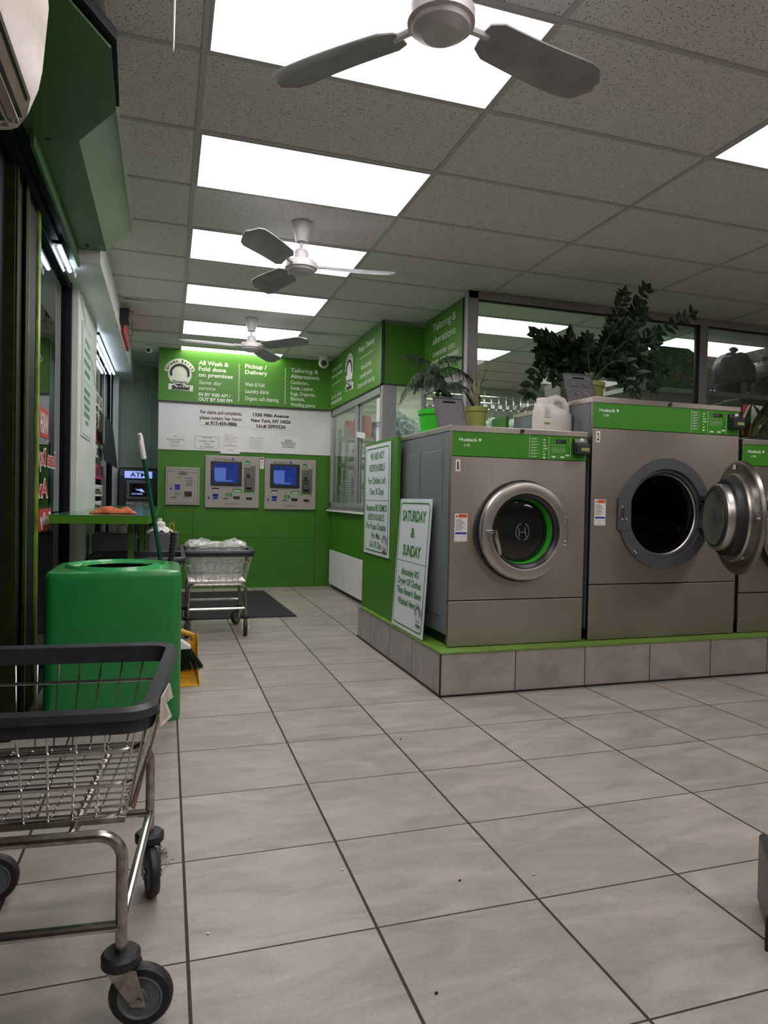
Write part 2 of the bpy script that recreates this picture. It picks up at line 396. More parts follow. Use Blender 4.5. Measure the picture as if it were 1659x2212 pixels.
# ---- lettering
_cache = {}
def glyphs(s, bold=0.0, shear=0.0):
    key = (s, bold, shear)
    if key in _cache: return _cache[key]
    cu = bpy.data.curves.new('t', 'FONT'); cu.body = s; cu.size = 1; cu.offset = bold; cu.shear = shear; cu.resolution_u = 3
    o = bpy.data.objects.new('t', cu); COL.objects.link(o)
    dg = bpy.context.evaluated_depsgraph_get(); ev = o.evaluated_get(dg); me = ev.to_mesh()
    vs = [(v.co.x, v.co.y) for v in me.vertices]; fs = [tuple(p.vertices) for p in me.polygons]
    ev.to_mesh_clear(); bpy.data.objects.remove(o); bpy.data.curves.remove(cu)
    x0 = min(v[0] for v in vs); x1 = max(v[0] for v in vs)
    _cache[key] = ([((x-x0)/(x1-x0), y/.72) for x, y in vs], fs, (x1-x0)/.72)
    return _cache[key]
def text(mb, s, org, R, U, width, cap, bold=0.0, shear=0.0, warp=None):
    """org: baseline start, R right, U up, width and cap height in metres"""
    vs, fs, asp = glyphs(s, bold, shear)
    if width is None: width = asp*cap
    org = Vector(org); R = Vector(R); U = Vector(U)
    out = []
    for x, y in vs:
        if warp: x, y = warp(x*width, y*cap)
        else: x, y = x*width, y*cap
        out.append(org+R*x+U*y)
    mb.add(out, fs)
def ctext(mb, s, cen, R, U, width, cap, **k):
    a = glyphs(s, k.get('bold', 0.0), k.get('shear', 0.0))[2]
    wd = a*cap if width is None else width
    text(mb, s, Vector(cen)-Vector(R)*wd/2, R, U, wd, cap, **k)
def frame_line(mb, P, x0, x1, z0, z1, t, rad=0.02):
    """rounded outline as a thin band; P(u,v)->3-D"""
    def loop(x0, x1, z0, z1, r):
        pts = []
        for cx, cz, a in ((x1-r, z1-r, 0), (x0+r, z1-r, 90), (x0+r, z0+r, 180), (x1-r, z0+r, 270)):
            for k in range(5):
                q = math.radians(a+k*22.5); pts.append((cx+r*math.cos(q), cz+r*math.sin(q)))
        return pts
    a = loop(x0, x1, z0, z1, rad); b = loop(x0+t, x1-t, z0+t, z1-t, max(.001, rad-t)); n = len(a)
    mb.add([P(*p) for p in a]+[P(*p) for p in b], [(i, (i+1) % n, n+(i+1) % n, n+i) for i in range(n)])
def wave(mb, P, x0, z0, x1, z1, amp, n, t):
    pts = []
    N = n*8
    dx, dz = x1-x0, z1-z0; Lq = math.hypot(dx, dz); nx, nz = -dz/Lq, dx/Lq
    for i in range(N+1):
        q = i/N; a = amp*math.sin(2*PI*n*q)
        pts.append((x0+dx*q+nx*a, z0+dz*q+nz*a))
    for i in range(N):
        (a, b), (c, d) = pts[i], pts[i+1]
        ux, uz = c-a, d-b; l = math.hypot(ux, uz); px, pz = -uz/l*t/2, ux/l*t/2
        mb.quad(P(a+px, b+pz), P(c+px, d+pz), P(c-px, d-pz), P(a-px, b-pz))
def disc(mb, P, cx, cz, r0, r1, n=24, a0=0, a1=2*PI, sx=1):
    vs = []
    for i in range(n+1):
        q = a0+(a1-a0)*i/n
        vs.append(P(cx+r0*sx*math.cos(q), cz+r0*math.sin(q))); vs.append(P(cx+r1*sx*math.cos(q), cz+r1*math.sin(q)))
    mb.add(vs, [(2*i, 2*i+1, 2*i+3, 2*i+2) for i in range(n)])
XZ = lambda y: (lambda u, v: (u, y, v))
RX, UZ, RYm, RYp = (1,0,0), (0,0,1), (0,-1,0), (0,1,0)

def rsq(hx, hy, r, cx, cy, n=6):
    pts = []
    for sx_, sy_, a in ((1,1,0), (-1,1,90), (-1,-1,180), (1,-1,270)):
        for k in range(n+1):
            q = math.radians(a+90*k/n); pts.append((cx+sx_*(hx-r)+r*math.cos(q), cy+sy_*(hy-r)+r*math.sin(q)))
    return pts
def loft(mb, rings, cap0=True, cap1=True, smooth=True):
    n = len(rings[0]); vs = [p for r_ in rings for p in r_]; fs = []
    for i in range(len(rings)-1):
        for j in range(n): fs.append((i*n+j, i*n+(j+1) % n, (i+1)*n+(j+1) % n, (i+1)*n+j))
    if cap0: fs.append(tuple(range(n))[::-1])
    if cap1: fs.append(tuple((len(rings)-1)*n+j for j in range(n)))
    mb.add(vs, fs, smooth)
# ================================================================ SETTING
XR, YB, YF = 7.6, -3.2, 8.54
m = MB(); m.box(-1.6, XR, YB, 10.2, -.06, 0); struct(m, 'floor', 'floor')
m = MB(); m.box(-.98, XR, YB, 10.2, HC+.004, HC+.05); struct(m, 'ceiling', 'ceil')
# suspended grid
m = MB()
i = -3
while GX+i*TX < XR:
    x = GX+i*TX
    if x > -.5: m.box(x-.012, x+.012, YB, 10.0, HC-.002, HC+.006)
    i += 1
for j in range(-9, 13):
    y = GY+j*TY; m.box(-.45, XR, y-.012, y+.012, HC-.0015, HC+.006)
struct(m, 'trim_1', 'tbar')
# sagging tile edges seen as dark gaps
m = MB()
for x0, x1, y in ((-.40, -.05, 6.50), (-.38, .08, 7.72), (1.38, 1.85, 7.11)):
    m.add([(x0, y, HC-.003), (x1, y+.012, HC-.003), (x1, y+.018, HC-.003), (x0, y+.022, HC-.003)], [(0,1,2,3)])
struct(m, 'trim_2', 'ink_k')
# far wall: green lower panel, white band, sign panel
m = MB(); m.box(-.11, 2.0, YF, YF+.12, 0, 1.70); m.box(-.11, -.08, YF-.02, YF, 0, 1.66)
struct(m, 'wall_far', 'green_wall')
m = MB(); m.box(-.11, 2.0, YF-.012, YF+.10, 1.67, 2.26); struct(m, 'wall_far_white', 'white_wall').name = 'wall_far.001'
m = MB()
for (x0, x1, z0, z1) in ((.300, .304, 0, .95), (-.05, -.046, 0, 1.0), (-.046, .30, .655, .659), (1.80, 1.803, .0, 1.68), (.30, 1.80, .62, .623)):
    m.box(x0, x1, YF-.002, YF+.01, z0, z1)
struct(m, 'trim_3', 'ink_k')
# booth side wall (green, with white panel below the hatch)
XS = 1.984
m = MB(); m.box(XS, XS+.10, 5.30, YF, .06, .98); struct(m, 'wall_right', 'green_wall')
m = MB(); m.box(XS-.012, XS, 6.93, 8.45, .05, .475); struct(m, 'trim_4', 'white_wall')
m = MB(); m.box(XS+.03, XS+.09, 5.30, YF, 0, .06); struct(m, 'baseboard_right', 'dark_plastic')
m = MB()
m.box(XR, XR+.1, YB, 10.2, 0, HC); struct(m, 'wall_right_far', 'back_wall').name = 'wall_east'
m = MB(); m.box(-1.6, XR, YB-.1, YB, 0, HC); struct(m, 'wall_back', 'back_wall')
m = MB(); m.box(2.0, XR, 9.6, 9.7, 0, HC); struct(m, 'wall_booth', 'booth_wall')
m = MB(); m.box(1.92, 2.0, YF+.1, 9.6, 0, HC); struct(m, 'wall_booth_side', 'booth_wall').name = 'wall_booth.001'
# alcove behind the cash machine
m = MB(); m.add([(-1.0,9.45,0),(0.0,10.1,0),(0.0,10.2,0),(-1.0,10.2,0),(-1.0,9.45,HC),(0.0,10.1,HC),(0.0,10.2,HC),(-1.0,10.2,HC)],
                [(0,3,2,1),(4,5,6,7),(0,1,5,4),(1,2,6,5),(2,3,7,6),(3,0,4,7)])
m.box(-.11, 0.0, YF+.12, 10.1, 0, HC); struct(m, 'wall_alcove', 'alcove')
m = MB(); m.cyl((-.235, 9.92, 0), (-.235, 9.92, 2.8), .008, 8); struct(m, 'trim_5', 'alcove')
# left wall: pillars, beam, soffit
XG = -.70
m = MB(); m.box(-1.0, -.622, 5.37, 6.69, 0, 2.66); struct(m, 'wall_left', 'pillar', .004)
m = MB(); m.box(-1.0, -.60, 9.25, 9.9, 0, 2.66); struct(m, 'wall_left_pillar', 'pillar').name = 'wall_left.001'
m = MB(); m.box(-1.0, -.432, 4.80, 9.62, 2.615, HC+.003); m.box(-1.0, -.232, YB, 4.80, 2.846, HC+.003)
struct(m, 'wall_left_beam', 'pillar').name = 'wall_left.002'
m = MB(); m.box(-1.0, -.80, YB, 3.3, 0, 2.7); struct(m, 'wall_left_near', 'dark_frame').name = 'wall_left.003'
# lower wall under the glass
# ---- window 1 (shopfront pane with lettering) and its dark frame
def pane(name, y0, y1, z0, z1):
    f = MB()
    f.box(XG-.03, XG+.03, y0, y0+.05, z0, z1); f.box(XG-.03, XG+.035, y1-.09, y1, z0, z1)
    f.box(XG-.03, XG+.03, y0, y1, z1-.05, z1); f.box(XG-.03, XG+.03, y0, y1, z0, z0+.12)
    r = f.build(name, 'dark_frame'); r['kind'] = 'structure'
    g = MB(); g.box(XG-.004, XG+.002, y0+.04, y1-.08, z0+.1, z1-.04); g.build('pane', 'glass_n', r)
    return r
pane('window_1', 4.04, 5.40, 0.0, 2.62)
pane('window_2', 6.66, 9.30, 0.0, 2.62)
m = MB()
for y0, y1, xo, mm in ((3.70, 4.04, -.665, 0), (3.64, 3.70, -.66, 1), (3.46, 3.64, -.672, 1), (3.41, 3.46, -.66, 1), (3.3, 3.41, -.70, 0)):
    m.m = mm; m.box(-.9, xo, y0, y1, 0, 2.62)
m.m = 2; m.box(-.70, -.655, 3.975, 4.04, 0, 2.60); m.m = 1; m.box(-.70, -.654, 3.64, 3.70, 0, 2.60); m.box(-.70, -.652, 3.43, 3.455, 0, 2.6); m.m = 2; m.box(-.70, -.651, 3.694, 3.70, 0, 2.6)
o = struct(m, 'door_1', ['dark_frame', 'olive_frame', 'lime_edge'])
# guide rails of the roll gate under the soffit
m = MB()
for x, z, r in ((-.74, 2.60, .025), (-.66, 2.615, .03)):
    m.box(x-r, x+r, .3, 4.45, z, z+.05)
m.box(-.90, -.60, .3, 4.6, 2.655, 2.70)
struct(m, 'trim_6', 'dark_frame')

# ================================================================ BIG FIXTURES
# tiled plinth
ZP = .256; PX, PY = 1.502, 3.591
t = thing('washer_plinth', (PX, PY, 0), 'long grey stone-tiled plinth under the row of washing machines', 'plinth')
m = MB(); m.box(PX, XR-.02, PY, PY+.02, 0, ZP-.008); m.build('front_tiles', 'plinth_f', t)
m = MB(); m.box(PX, PX+.02, PY+.02, 5.37, 0, ZP-.008); m.build('side_tiles', 'plinth_s', t)
m = MB(); m.box(PX+.02, XR-.02, PY+.02, 5.28, 0, ZP-.008); m.build('core', 'sill', t)
m = MB(); m.box(PX-.004, XR-.02, PY-.004, 5.28, ZP-.008, ZP); m.build('top_edge', 'green_trim', t)
m = MB(); m.box(PX-.004, XR-.02, PY-.006, PY, 0, .012); m.box(PX-.006, PX, PY-.006, 5.37, 0, .012); m.build('base_joint', 'ink_k', t)

# ---- washing machines
YM = 3.707
def ring(mb, c, r0, r1, y0, y1, n=48):
    """annulus about y axis between r0 and r1 from y0 (front) to y1 (back)"""
    mb.lathe([(r0, 0), (r0, y1-y0), (r1, y1-y0), (r1, 0)], (c[0], y0, c[1]), (0,1,0), n, close=True)
def washer(x0, x1, zt, depth, label, num, cap6, zsplit, strip, dc, rr, opened=False, strokes=True):
    W = x1-x0; z0 = ZP
    t = thing('washing_machine', ((x0+x1)/2, YM+depth/2, z0), label, 'washing machine')
    # cabinet
    m = MB()
    yb = YM+depth
    m.box(x0, x0+.012, YM+.03, yb, z0+.07, zt-.03); m.box(x1-.012, x1, YM+.03, yb, z0+.07, zt-.03)
    m.box(x0+.012, x1-.012, yb-.012, yb, z0+.07, zt-.03)
    # embossed side panels
    hh = (zt-.03-z0-.07)
    for (a, b) in ((.10, .46), (.52, .90)):
        ya, yb2 = YM+.03+a*(depth-.03), YM+.03+b*(depth-.03)
        m.box(x0-.004, x0, ya, yb2, z0+.17, zt-.14)
    m.build('cabinet', 'side_grey', t, .003)
    m = MB(); m.box(x0+.03, x1-.03, YM+.05, yb-.03, z0, z0+.07); m.build('base_frame', 'dark_plastic', t)
    # top cap
    m = MB(); m.box(x0-.004, x1+.003, YM-.008, yb, zt-.033, zt); m.box(x0-.004, x0+.004, YM-.008, YM+.02, zt-.2, zt-.033)
    m.build('top_cap', 'steel', t, .003)
    m = MB(); m.cyl((x0+W*.50, YM-.008, zt-.017), (x0+W*.50, YM-.014, zt-.017), .013, 16); m.build('lock', 'dark_plastic', t)
    # control fascia
    fz0, fz1 = strip
    m = MB(); m.box(x0+.004, x1-.004, YM-.004, YM+.03, fz0, fz1); fas = m.build('control_fascia', 'green_strip', t)
    m = MB(); fy = YM-.0055
    text(m, 'Huebsch', (x0+.045, fy, fz1-.057), RX, UZ, .115, .020, bold=.03)
    disc(m, XZ(fy), x0+.180, fz1-.046, 0, .009, 14)
    text(m, str(cap6), (x0+.076, fy, fz1-.089), RX, UZ, None, .017)
    for k in range(3): m.box(x0+.094+k*.008, x0+.098+k*.008, fy-.0003, fy, fz1-.088, fz1-.072)
    for xx in (x1-.405*1.0, x1-.27, x1-.117): m.box(xx-.0008, xx+.0008, fy, fy+.001, fz0+.004, fz1-.004)
    for k in range(7):
        zz = fz1-.018-k*.018
        m.box(x1-.395, x1-.395+.045+(k*7 % 3)*.006, fy, fy+.001, zz-.002, zz); m.box(x1-.395, x1-.36, fy, fy+.001, zz-.007, zz-.005)
    for k, (a, b) in enumerate(((.014, .007), (.010, .007), (.022, .006), (.030, .006), (.008, .006), (.016, .006), (.016, .010))):
        zz = fz1-.022-k*.018
        m.box(x1-.310, x1-.310+a, fy, fy+.001, zz-b, zz)
    for k in range(5): m.box(x1-.250+k*.020, x1-.240+k*.020, fy, fy+.001, fz1-.056, fz1-.054)
    for r_ in range(2):
        for c_ in range(3): frame_line(m, XZ(fy), x1-.250+c_*.033, x1-.222+c_*.033, fz1-.083-r_*.016, fz1-.071-r_*.016, .0012, .003)
    m.box(x1-.250, x1-.222, fy, fy+.001, fz0+.012, fz0+.022); m.box(x1-.188, x1-.160, fy, fy+.001, fz0+.012, fz0+.022); m.box(x1-.152, x1-.124, fy, fy+.001, fz0+.024, fz0+.034)
    m.build('lettering', 'ink_w', fas)
    m = MB(); m.box(x1-.222, x1-.150, YM-.007, YM, fz1-.042, fz1-.020); m.m = 1
    text(m, '295' if not opened else '1000', (x1-.217, YM-.0075, fz1-.037), RX, UZ, .028, .012)
    m.build('display', ['dark_plastic', 'ink_gr'], fas)
    # card reader
    m = MB(); a, b = x1-.105, x1-.010; zc = (fz0+fz1)/2+.012
    m.prism([(0,-.05),(0,.05),(-.018,.052),(-.030,.022),(-.055,.012),(-.058,-.046)], lambda u, v, d: (d, YM-.004+u, zc+v), a, b)
    cr_ = m.build('card_reader', 'dark_plastic', t, .003)
    m = MB(); m.box(a+.028, b-.012, YM-.0645, YM-.060, zc-.028, zc-.008); m.build('lcd', 'lcd', cr_)
    m = MB(); m.sphere((b-.040, YM-.026, zc+.042), .016, 8, 5, (1.0, .25, .7)); m.box(b-.065, b-.045, YM-.030, YM-.026, zc+.026, zc+.034); m.build('hand_symbol', 'ink_w', cr_)
    # front panel with round opening
    cx, cz = dc; R = rr
    m = MB(); n = 48
    y = YM; hz0, hz1 = zsplit+.004, fz0-.004
    outer = []
    for i in range(n):
        q = 2*PI*i/n; dx, dz = math.cos(q), math.sin(q)
        k = min([((x1-.002-cx)/dx if dx > 1e-6 else 1e9), ((x0+.002-cx)/dx if dx < -1e-6 else 1e9), ((hz1-cz)/dz if dz > 1e-6 else 1e9), ((hz0-cz)/dz if dz < -1e-6 else 1e9)])
        outer.append((cx+dx*k, cz+dz*k))
    for (sx_, sz_) in ((x0+.002, hz0), (x1-.002, hz0), (x1-.002, hz1), (x0+.002, hz1)):
        j = min(range(n), key=lambda i_: (outer[i_][0]-sx_)**2+(outer[i_][1]-sz_)**2); outer[j] = (sx_, sz_)
    Ri = R*.97
    vs = [(p[0], y, p[1]) for p in outer]+[(cx+Ri*math.cos(2*PI*i/n), y, cz+Ri*math.sin(2*PI*i/n)) for i in range(n)]
    vs += [(p[0], y+.03, p[1]) for p in outer]
    fs = [(i, (i+1) % n, n+(i+1) % n, n+i) for i in range(n)]+[(i, (i+1) % n, 2*n+(i+1) % n, 2*n+i) for i in range(n)]
    m.add(vs, fs); m.build('front_panel', 'steel', t)
    m = MB(); m.box(x0+.002, x1-.002, YM, YM+.03, z0+.004, zsplit-.003); lp = m.build('kick_panel', 'steel', t, .002)
    for xs in (x0+.025, x1-.025):
        m = MB(); m.lathe([(.0, -.004), (.006, -.002), (.007, 0)], (xs, YM, z0+.10), (0,1,0), 10); m.build('screw', 'chrome', lp)
    # stickers
    m = MB(); m.box(x0+.028, x0+.058, YM-.001, YM, fz0-.092, fz0-.022); m.m = 1
    ctext(m, num, (x0+.043, YM-.0015, fz0-.080), RX, UZ, .016 if num != '1' else .010, .046, bold=.02); m.build('number_sticker', ['white_sheet', 'ink_k'], t)
    m = MB(); lz = cz+.10 if not opened else cz+.085; lx = x0+.03
    m.box(lx, lx+.082, YM-.001, YM, lz-.165, lz); yl = YM-.0016
    m.m = 1; m.box(lx+.022, lx+.078, yl, YM, lz-.024, lz-.004)
    m.m = 2; m.box(lx+.005, lx+.078, yl, YM, lz-.122, lz-.110)
    m.m = 3; m.add([(lx+.005, yl, lz-.020), (lx+.018, yl, lz-.020), (lx+.0115, yl, lz-.006)], [(0,1,2)])
    for k in range(11): m.box(lx+.006, lx+.040+(k*37 % 30)*.001, yl, YM, lz-.034-k*.0066, lz-.032-k*.0066)
    frame_line(m, XZ(yl), lx+.006, lx+.038, lz-.160, lz-.134, .001, .002); frame_line(m, XZ(yl), lx+.044, lx+.076, lz-.160, lz-.134, .001, .002)
    text(m, 'WARNING', (lx+.030, yl-.0003, lz-.012), RX, UZ, .040, .006, bold=.02)
    m.build('warning_label', ['white_sheet', 'ink_o', 'ink_b', 'ink_k'], t)
    if strokes:
        m = MB(); rnd = random.Random(5)
        for (dx, za, zb) in ((-.235, 1.31, 1.25), (-.20, 1.33, 1.235), (-.19, 1.20, 1.17), (-.168, 1.14, 1.04), (-.23, 1.34, 1.335), (-.17, .66, .63)):
            m.box(cx+dx-.001, cx+dx+.001, YM-.0006, YM, zb, za)
        m.build('drip_marks', 'ink_gr', t)
    # door
    if not opened:
        m = MB(); ring(m, (cx, cz), R*.80, R+.004, YM-.020, YM+.05); m.build('door_seat', 'dark_plastic', t)
        yo = YM-.075
        m = MB(); r0, r1 = R*.735, R*.975
        m.lathe([(r0-.002, .055), (r0, .010), (r0+.004, .002), (r0+.010, .0), (r1-.022, .0), (r1-.008, .004), (r1-.002, .012), (r1, .022), (r1, .045), (r1-.02, .055)], (cx, yo, cz), (0,1,0), 64, close=True)
        d = m.build('door', 'steel_ring', t)
        def opn(): 
            keep = [i_ for i_, f in enumerate(m.f) if len(f) <= 4]; m.f = [m.f[i_] for i_ in keep]; m.sm = [m.sm[i_] for i_ in keep]; m.mi = [m.mi[i_] for i_ in keep]
        m = MB(); m.lathe([(r0, .006), (r0-.006, .012), (r0-.020, .022), (r0-.026, .040)], (cx, yo, cz), (0,1,0), 56); opn(); m.build('window_sleeve', 'dark_plastic', d)
        m = MB(); m.lathe([(r0-.026, .040), (r0-.034, .088)], (cx, yo, cz), (0,1,0), 56); opn(); m.build('accent_ring', 'accent', d)
        m = MB(); rb = r0-.033
        m.lathe([(rb, .105), (rb-.004, .085), (rb-.012, .076), (rb-.035, .070), (rb*.5, .064), (0.0001, .062)], (cx, yo, cz), (0,1,0), 56); m.build('window_bowl', 'black_gloss', d)
        m = MB(); yq = yo+.058
        P = XZ(yq); rl = .056
        disc(m, P, cx+.004, cz-.004, rl-.008, rl, 20, PI*.58, PI*1.38, .85); disc(m, P, cx+.004, cz-.004, rl-.008, rl, 20, -PI*.42, PI*.38, .85)
        text(m, 'H', (cx-.028, yq, cz-.036), RX, UZ, .060, .062, shear=-.15)
        m.build('emblem', 'grey_board', d)
        for zz in (.055, -.055):
            for s_ in (.012, -.012):
                m = MB(); m.lathe([(.0001, -.008), (.006, -.005), (.0085, 0)], (cx+R*.86, yo, cz+zz*1.3+s_), (0,1,0), 12); m.build('hinge_bolt', 'chrome', d)
        m = MB(); hx, hz = cx-R*.80, cz-.005
        m.tube([(hx-.02, yo+.01, hz+.004), (hx-.012, yo-.03, hz+.004), (hx+.02, yo-.045, hz+.006)], .010, 10)
        m.tube([(hx+.012, yo-.045, hz+.016), (hx+.020, yo-.048, hz-.03), (hx+.038, yo-.046, hz-.08), (hx+.050, yo-.045, hz-.128)], [.013, .015, .013, .009], 12)
        m.build('handle', 'chrome', d)
    else:
        m = MB(); ring(m, (cx, cz), R*.80, R, YM-.012, YM+.03); ring(m, (cx, cz), R*.74, R*.80, YM+.006, YM+.03)
        m.box(cx-R-.002, cx-R*.75, YM-.015, YM+.01, cz-.11, cz+.10)
        m.build('door_seat', 'grey_ring', t, .002)
        m = MB(); m.lathe([(R*.735, .024), (R*.745, .010), (R*.728, .004), (R*.708, .010), (R*.700, .06)], (cx-.008, YM+.01, cz-.004), (0,1,0), 56)
        m.f = m.f[:-2]; m.sm = m.sm[:-2]; m.mi = m.mi[:-2]; m.build('opening_rim', 'steel_ring', t)
        m = MB(); rd = R*.705
        m.lathe([(rd, .0), (rd, .06), (rd+.10, .075), (rd+.10, .50), (.0001, .52)], (cx-.008, YM+.02, cz), (0,1,0), 48)
        m.f = [f for f, in zip(m.f)]
        m.f = m.f[:-1] if len(m.f[-1]) > 4 else m.f
        # drop the front cap so that one looks inside
        keep = [i_ for i_, f in enumerate(m.f) if len(f) <= 4]
        m.f = [m.f[i_] for i_ in keep]; m.sm = [m.sm[i_] for i_ in keep]; m.mi = [m.mi[i_] for i_ in keep]
        for k in range(3):
            q = PI/2+k*2*PI/3; m.box(cx+math.cos(q)*rd*.9-.012, cx+math.cos(q)*rd*.9+.012, YM+.1, YM+.5, cz+math.sin(q)*rd*.9-.03, cz+math.sin(q)*rd*.9+.03)
        m.build('drum', 'drum', t)
        m = MB(); m.box(cx-R*.99, cx-R*.90, YM-.020, YM-.014, cz-.045, cz+.045); lt = m.build('latch_plate', 'chrome', t, .002)
        for dx, dz in ((-.345, .04), (-.345, -.04), (-.315, -.04), (-.245, -.245), (-.235, -.255)):
            m = MB(); m.lathe([(.0001, -.026), (.006, -.023), (.008, -.012)], (cx+dx*R/.365, YM, cz+dz), (0,1,0), 10); m.build('bolt', 'chrome', t)
        m = MB()
        for dz in (.11, .06, -.10): m.box(cx+R*.72, cx+R*1.0, YM-.04, YM-.005, cz+dz-.02, cz+dz+.012)
        m.build('hinge', 'dark_plastic', t, .003)
        # open door: local frame, hinge at origin, disc centre along D, inner side N
        th = math.radians(68); hx, hy = cx+R*.97, YM-.05
        D = Vector((-math.cos(th), -math.sin(th), 0)); Nn = Vector((-math.sin(th), math.cos(th), 0))
        ro = .348; C0 = Vector((hx, hy, cz-.012))+D*.325
        m = MB(); m.lathe([(ro-.130, .004), (ro-.125, -.030), (ro-.01, -.032), (ro+.004, -.020), (ro, .0), (ro-.012, .006), (ro-.04, .004)], C0, Nn, 64, close=True)
        d = m.build('door', 'steel_dark', t)
        m = MB(); m.lathe([(ro-.078, .004), (ro-.075, .026), (ro-.083, .036), (ro-.115, .036)], C0, Nn, 56)
        keep = [i_ for i_, f in enumerate(m.f) if len(f) <= 4]; m.f = [m.f[i_] for i_ in keep]; m.sm = [True]*len(keep); m.mi = [0]*len(keep)
        m.build('inner_rim', 'steel_ring', d)
        m = MB(); m.lathe([(.232, .01), (.238, .05), (.234, .078), (.205, .082)], C0, Nn, 56); m.build('gasket', 'rubber', d)
        m = MB(); m.lathe([(.206, .060), (.206, .115), (.200, .126), (.188, .128), (.180, .128), (.180, .110)], C0, Nn, 56, close=True); m.build('window_collar', 'steel_ring', d)
        m = MB(); m.lathe([(.180, .112), (.180, .134), (.172, .138), (.168, .132)], C0, Nn, 56, close=True); m.build('window_gasket', 'rubber', d)
        m = MB(); m.lathe([(.170, .128), (.166, .130), (.12, .112), (.06, .104), (.0001, .102)], C0, Nn, 48)
        m.f = m.f[1:] if len(m.f[0]) > 4 else m.f
        keep = [i_ for i_, f in enumerate(m.f) if len(f) <= 4]; m.f = [m.f[i_] for i_ in keep]; m.sm = [True]*len(keep); m.mi = [0]*len(keep)
        m.build('window_lens', 'lens', d)
        m = MB(); m.lathe([(.172, .126), (.168, .127), (.166, .131), (.170, .132)], C0, Nn, 48, close=True); m.build('accent_ring', 'accent', d)
        m = MB(); Rr = D*1.0; Cq = C0+Nn*.134
        Pq = lambda u, v: Cq+(-D)*(-u)+Vector((0,0,v)) if False else Cq+D*(-u)*-1+Vector((0,0,v))
        Pm = lambda u, v: Cq-D*u+Vector((0,0,v))
        disc(m, Pm, 0, 0, .042, .049, 20, PI*.55, PI*1.45, .85); disc(m, Pm, 0, 0, .042, .049, 20, -PI*.45, PI*.45, .85)
        text(m, 'H', Cq+D*.026+Vector((0,0,-.030)), -D, UZ, .052, .060)
        m.build('emblem', 'grey_ring', d)
        m = MB(); c1 = C0+D*(ro-.045)+Nn*-.01
        m.tube([c1+Nn*.03, c1-Nn*.05], .016, 12); m.tube([c1-Nn*.05, c1-Nn*.085+D*.02, c1-Nn*.09+D*-.05+Vector((0,0,-.05))], .012, 10); m.build('handle', 'chrome', d)
        m = MB(); c2 = C0-D*.02+Vector((0,0,ro-.035)); m.add([c2+Nn*.008-D*.022+Vector((0,0,-.014)), c2+Nn*.008+D*.022+Vector((0,0,-.014)), c2+Nn*.008+D*.022+Vector((0,0,.014)), c2+Nn*.008-D*.022+Vector((0,0,.014))], [(0,1,2,3)]); m.build('rating_label', 'white_sheet', d)
        m = MB(); c3 = C0+D*.13+Vector((0,0,-.235)); m.tube([c3+Nn*.004, c3+Nn*.02], .016, 8); m.build('latch_tag', 'tape', d)
    return t
washer(1.588, 2.505, 1.572, .96, 'stainless front-load washing machine marked 1, closed door, at the left end of the plinth', '1', 6, .533, (1.392, 1.536), (2.055, .950), .305)
washer(2.545, 3.705, 1.800, 1.03, 'larger stainless washing machine marked 2 with its round door swung open', '2', 8, .612, (1.606, 1.765), (3.115, 1.068), .365, opened=True, strokes=False)
washer(3.735, 4.652, 1.588, .96, 'stainless washing machine right of the one with the open door', '3', 6, .533, (1.408, 1.552), (4.20, .950), .305, strokes=False)
washer(4.69, 5.607, 1.588, .96, 'stainless washing machine outside the frame at right', '4', 6, .533, (1.408, 1.552), (5.16, .950), .305, strokes=False) if False else None

# green side boards on the plinth
def board(x0, x1, y0, y1, z0, z1, label):
    m = MB(); m.box(x0, x1, y0, y1, z0, z1); tag(m.build('green_divider_board', 'green_wall', None, .003), label, 'divider board')
board(1.530, 1.556, 4.52, 5.36, ZP, 1.572, 'tall green divider board standing on the plinth beside the washer marked 1')
board(1.60, XR-.05, 5.02, 5.045, ZP, 1.560, 'long green back board behind the row of washing machines')
board(2.488, 2.516, 4.76, 5.0, ZP, 1.79, 'green board end showing above the machine tops beside the larger washer')

# ================================================================ SIGNS
# big back sign
YW = 8.50
t = thing('wall_sign', (.98, YW, 2.235), 'wide green service menu sign with three columns across the far wall', 'sign')
m = MB(); m.box(-.115, 1.968, YW, YW+.03, 2.245, 2.861); m.build('panel', 'green_sign', t, .003)
m = MB(); yy = YW-.0015
for s_, a, b, z, c, bo, sh in (
 ('All Wash &',0.338,0.691,2.677,0.052,.03,0),('Fold done',0.339,0.661,2.608,0.050,.03,0),('on premises',0.340,0.742,2.538,0.048,.03,0),
 ('Same day',0.341,0.611,2.448,0.046,0,.3),('service',0.342,0.540,2.380,0.046,0,.3),('IN BY 9:00 AM /',0.343,0.720,2.306,0.041,.03,0),('OUT BY 5:00 PM',0.344,0.740,2.249,0.041,.03,0),
 ('Pickup /',0.886,1.152,2.681,0.049,.03,0),('Delivery',0.887,1.161,2.609,0.049,.03,0),('Wash & Fold',0.889,1.125,2.461,0.049,.012,0),('Laundry shirts',0.891,1.179,2.378,0.049,.012,0),('Organic soft cleaning',0.892,1.304,2.290,0.049,.012,0),
 ('Tailoring &',1.447,1.801,2.674,0.050,.03,0),('Alterations',1.448,1.810,2.600,0.050,.03,0),('Comforters,',1.450,1.678,2.525,0.047,.012,0),('Suede, Leather,',1.451,1.746,2.455,0.047,.012,0),('Rugs, Draperies,',1.452,1.768,2.386,0.047,.012,0),('Blankets,',1.453,1.632,2.322,0.047,.012,0),('Wedding gowns',1.454,1.766,2.250,0.047,.012,0)):
    text(m, s_, (a, yy, z+.018), RX, UZ, b-a, c, bold=bo, shear=sh)
wave(m, XZ(yy), .817, 2.285, .817, 2.745, .006, 9, .006); wave(m, XZ(yy), 1.382, 2.285, 1.382, 2.735, .006, 9, .006)
m.build('lettering', 'ink_w', t)
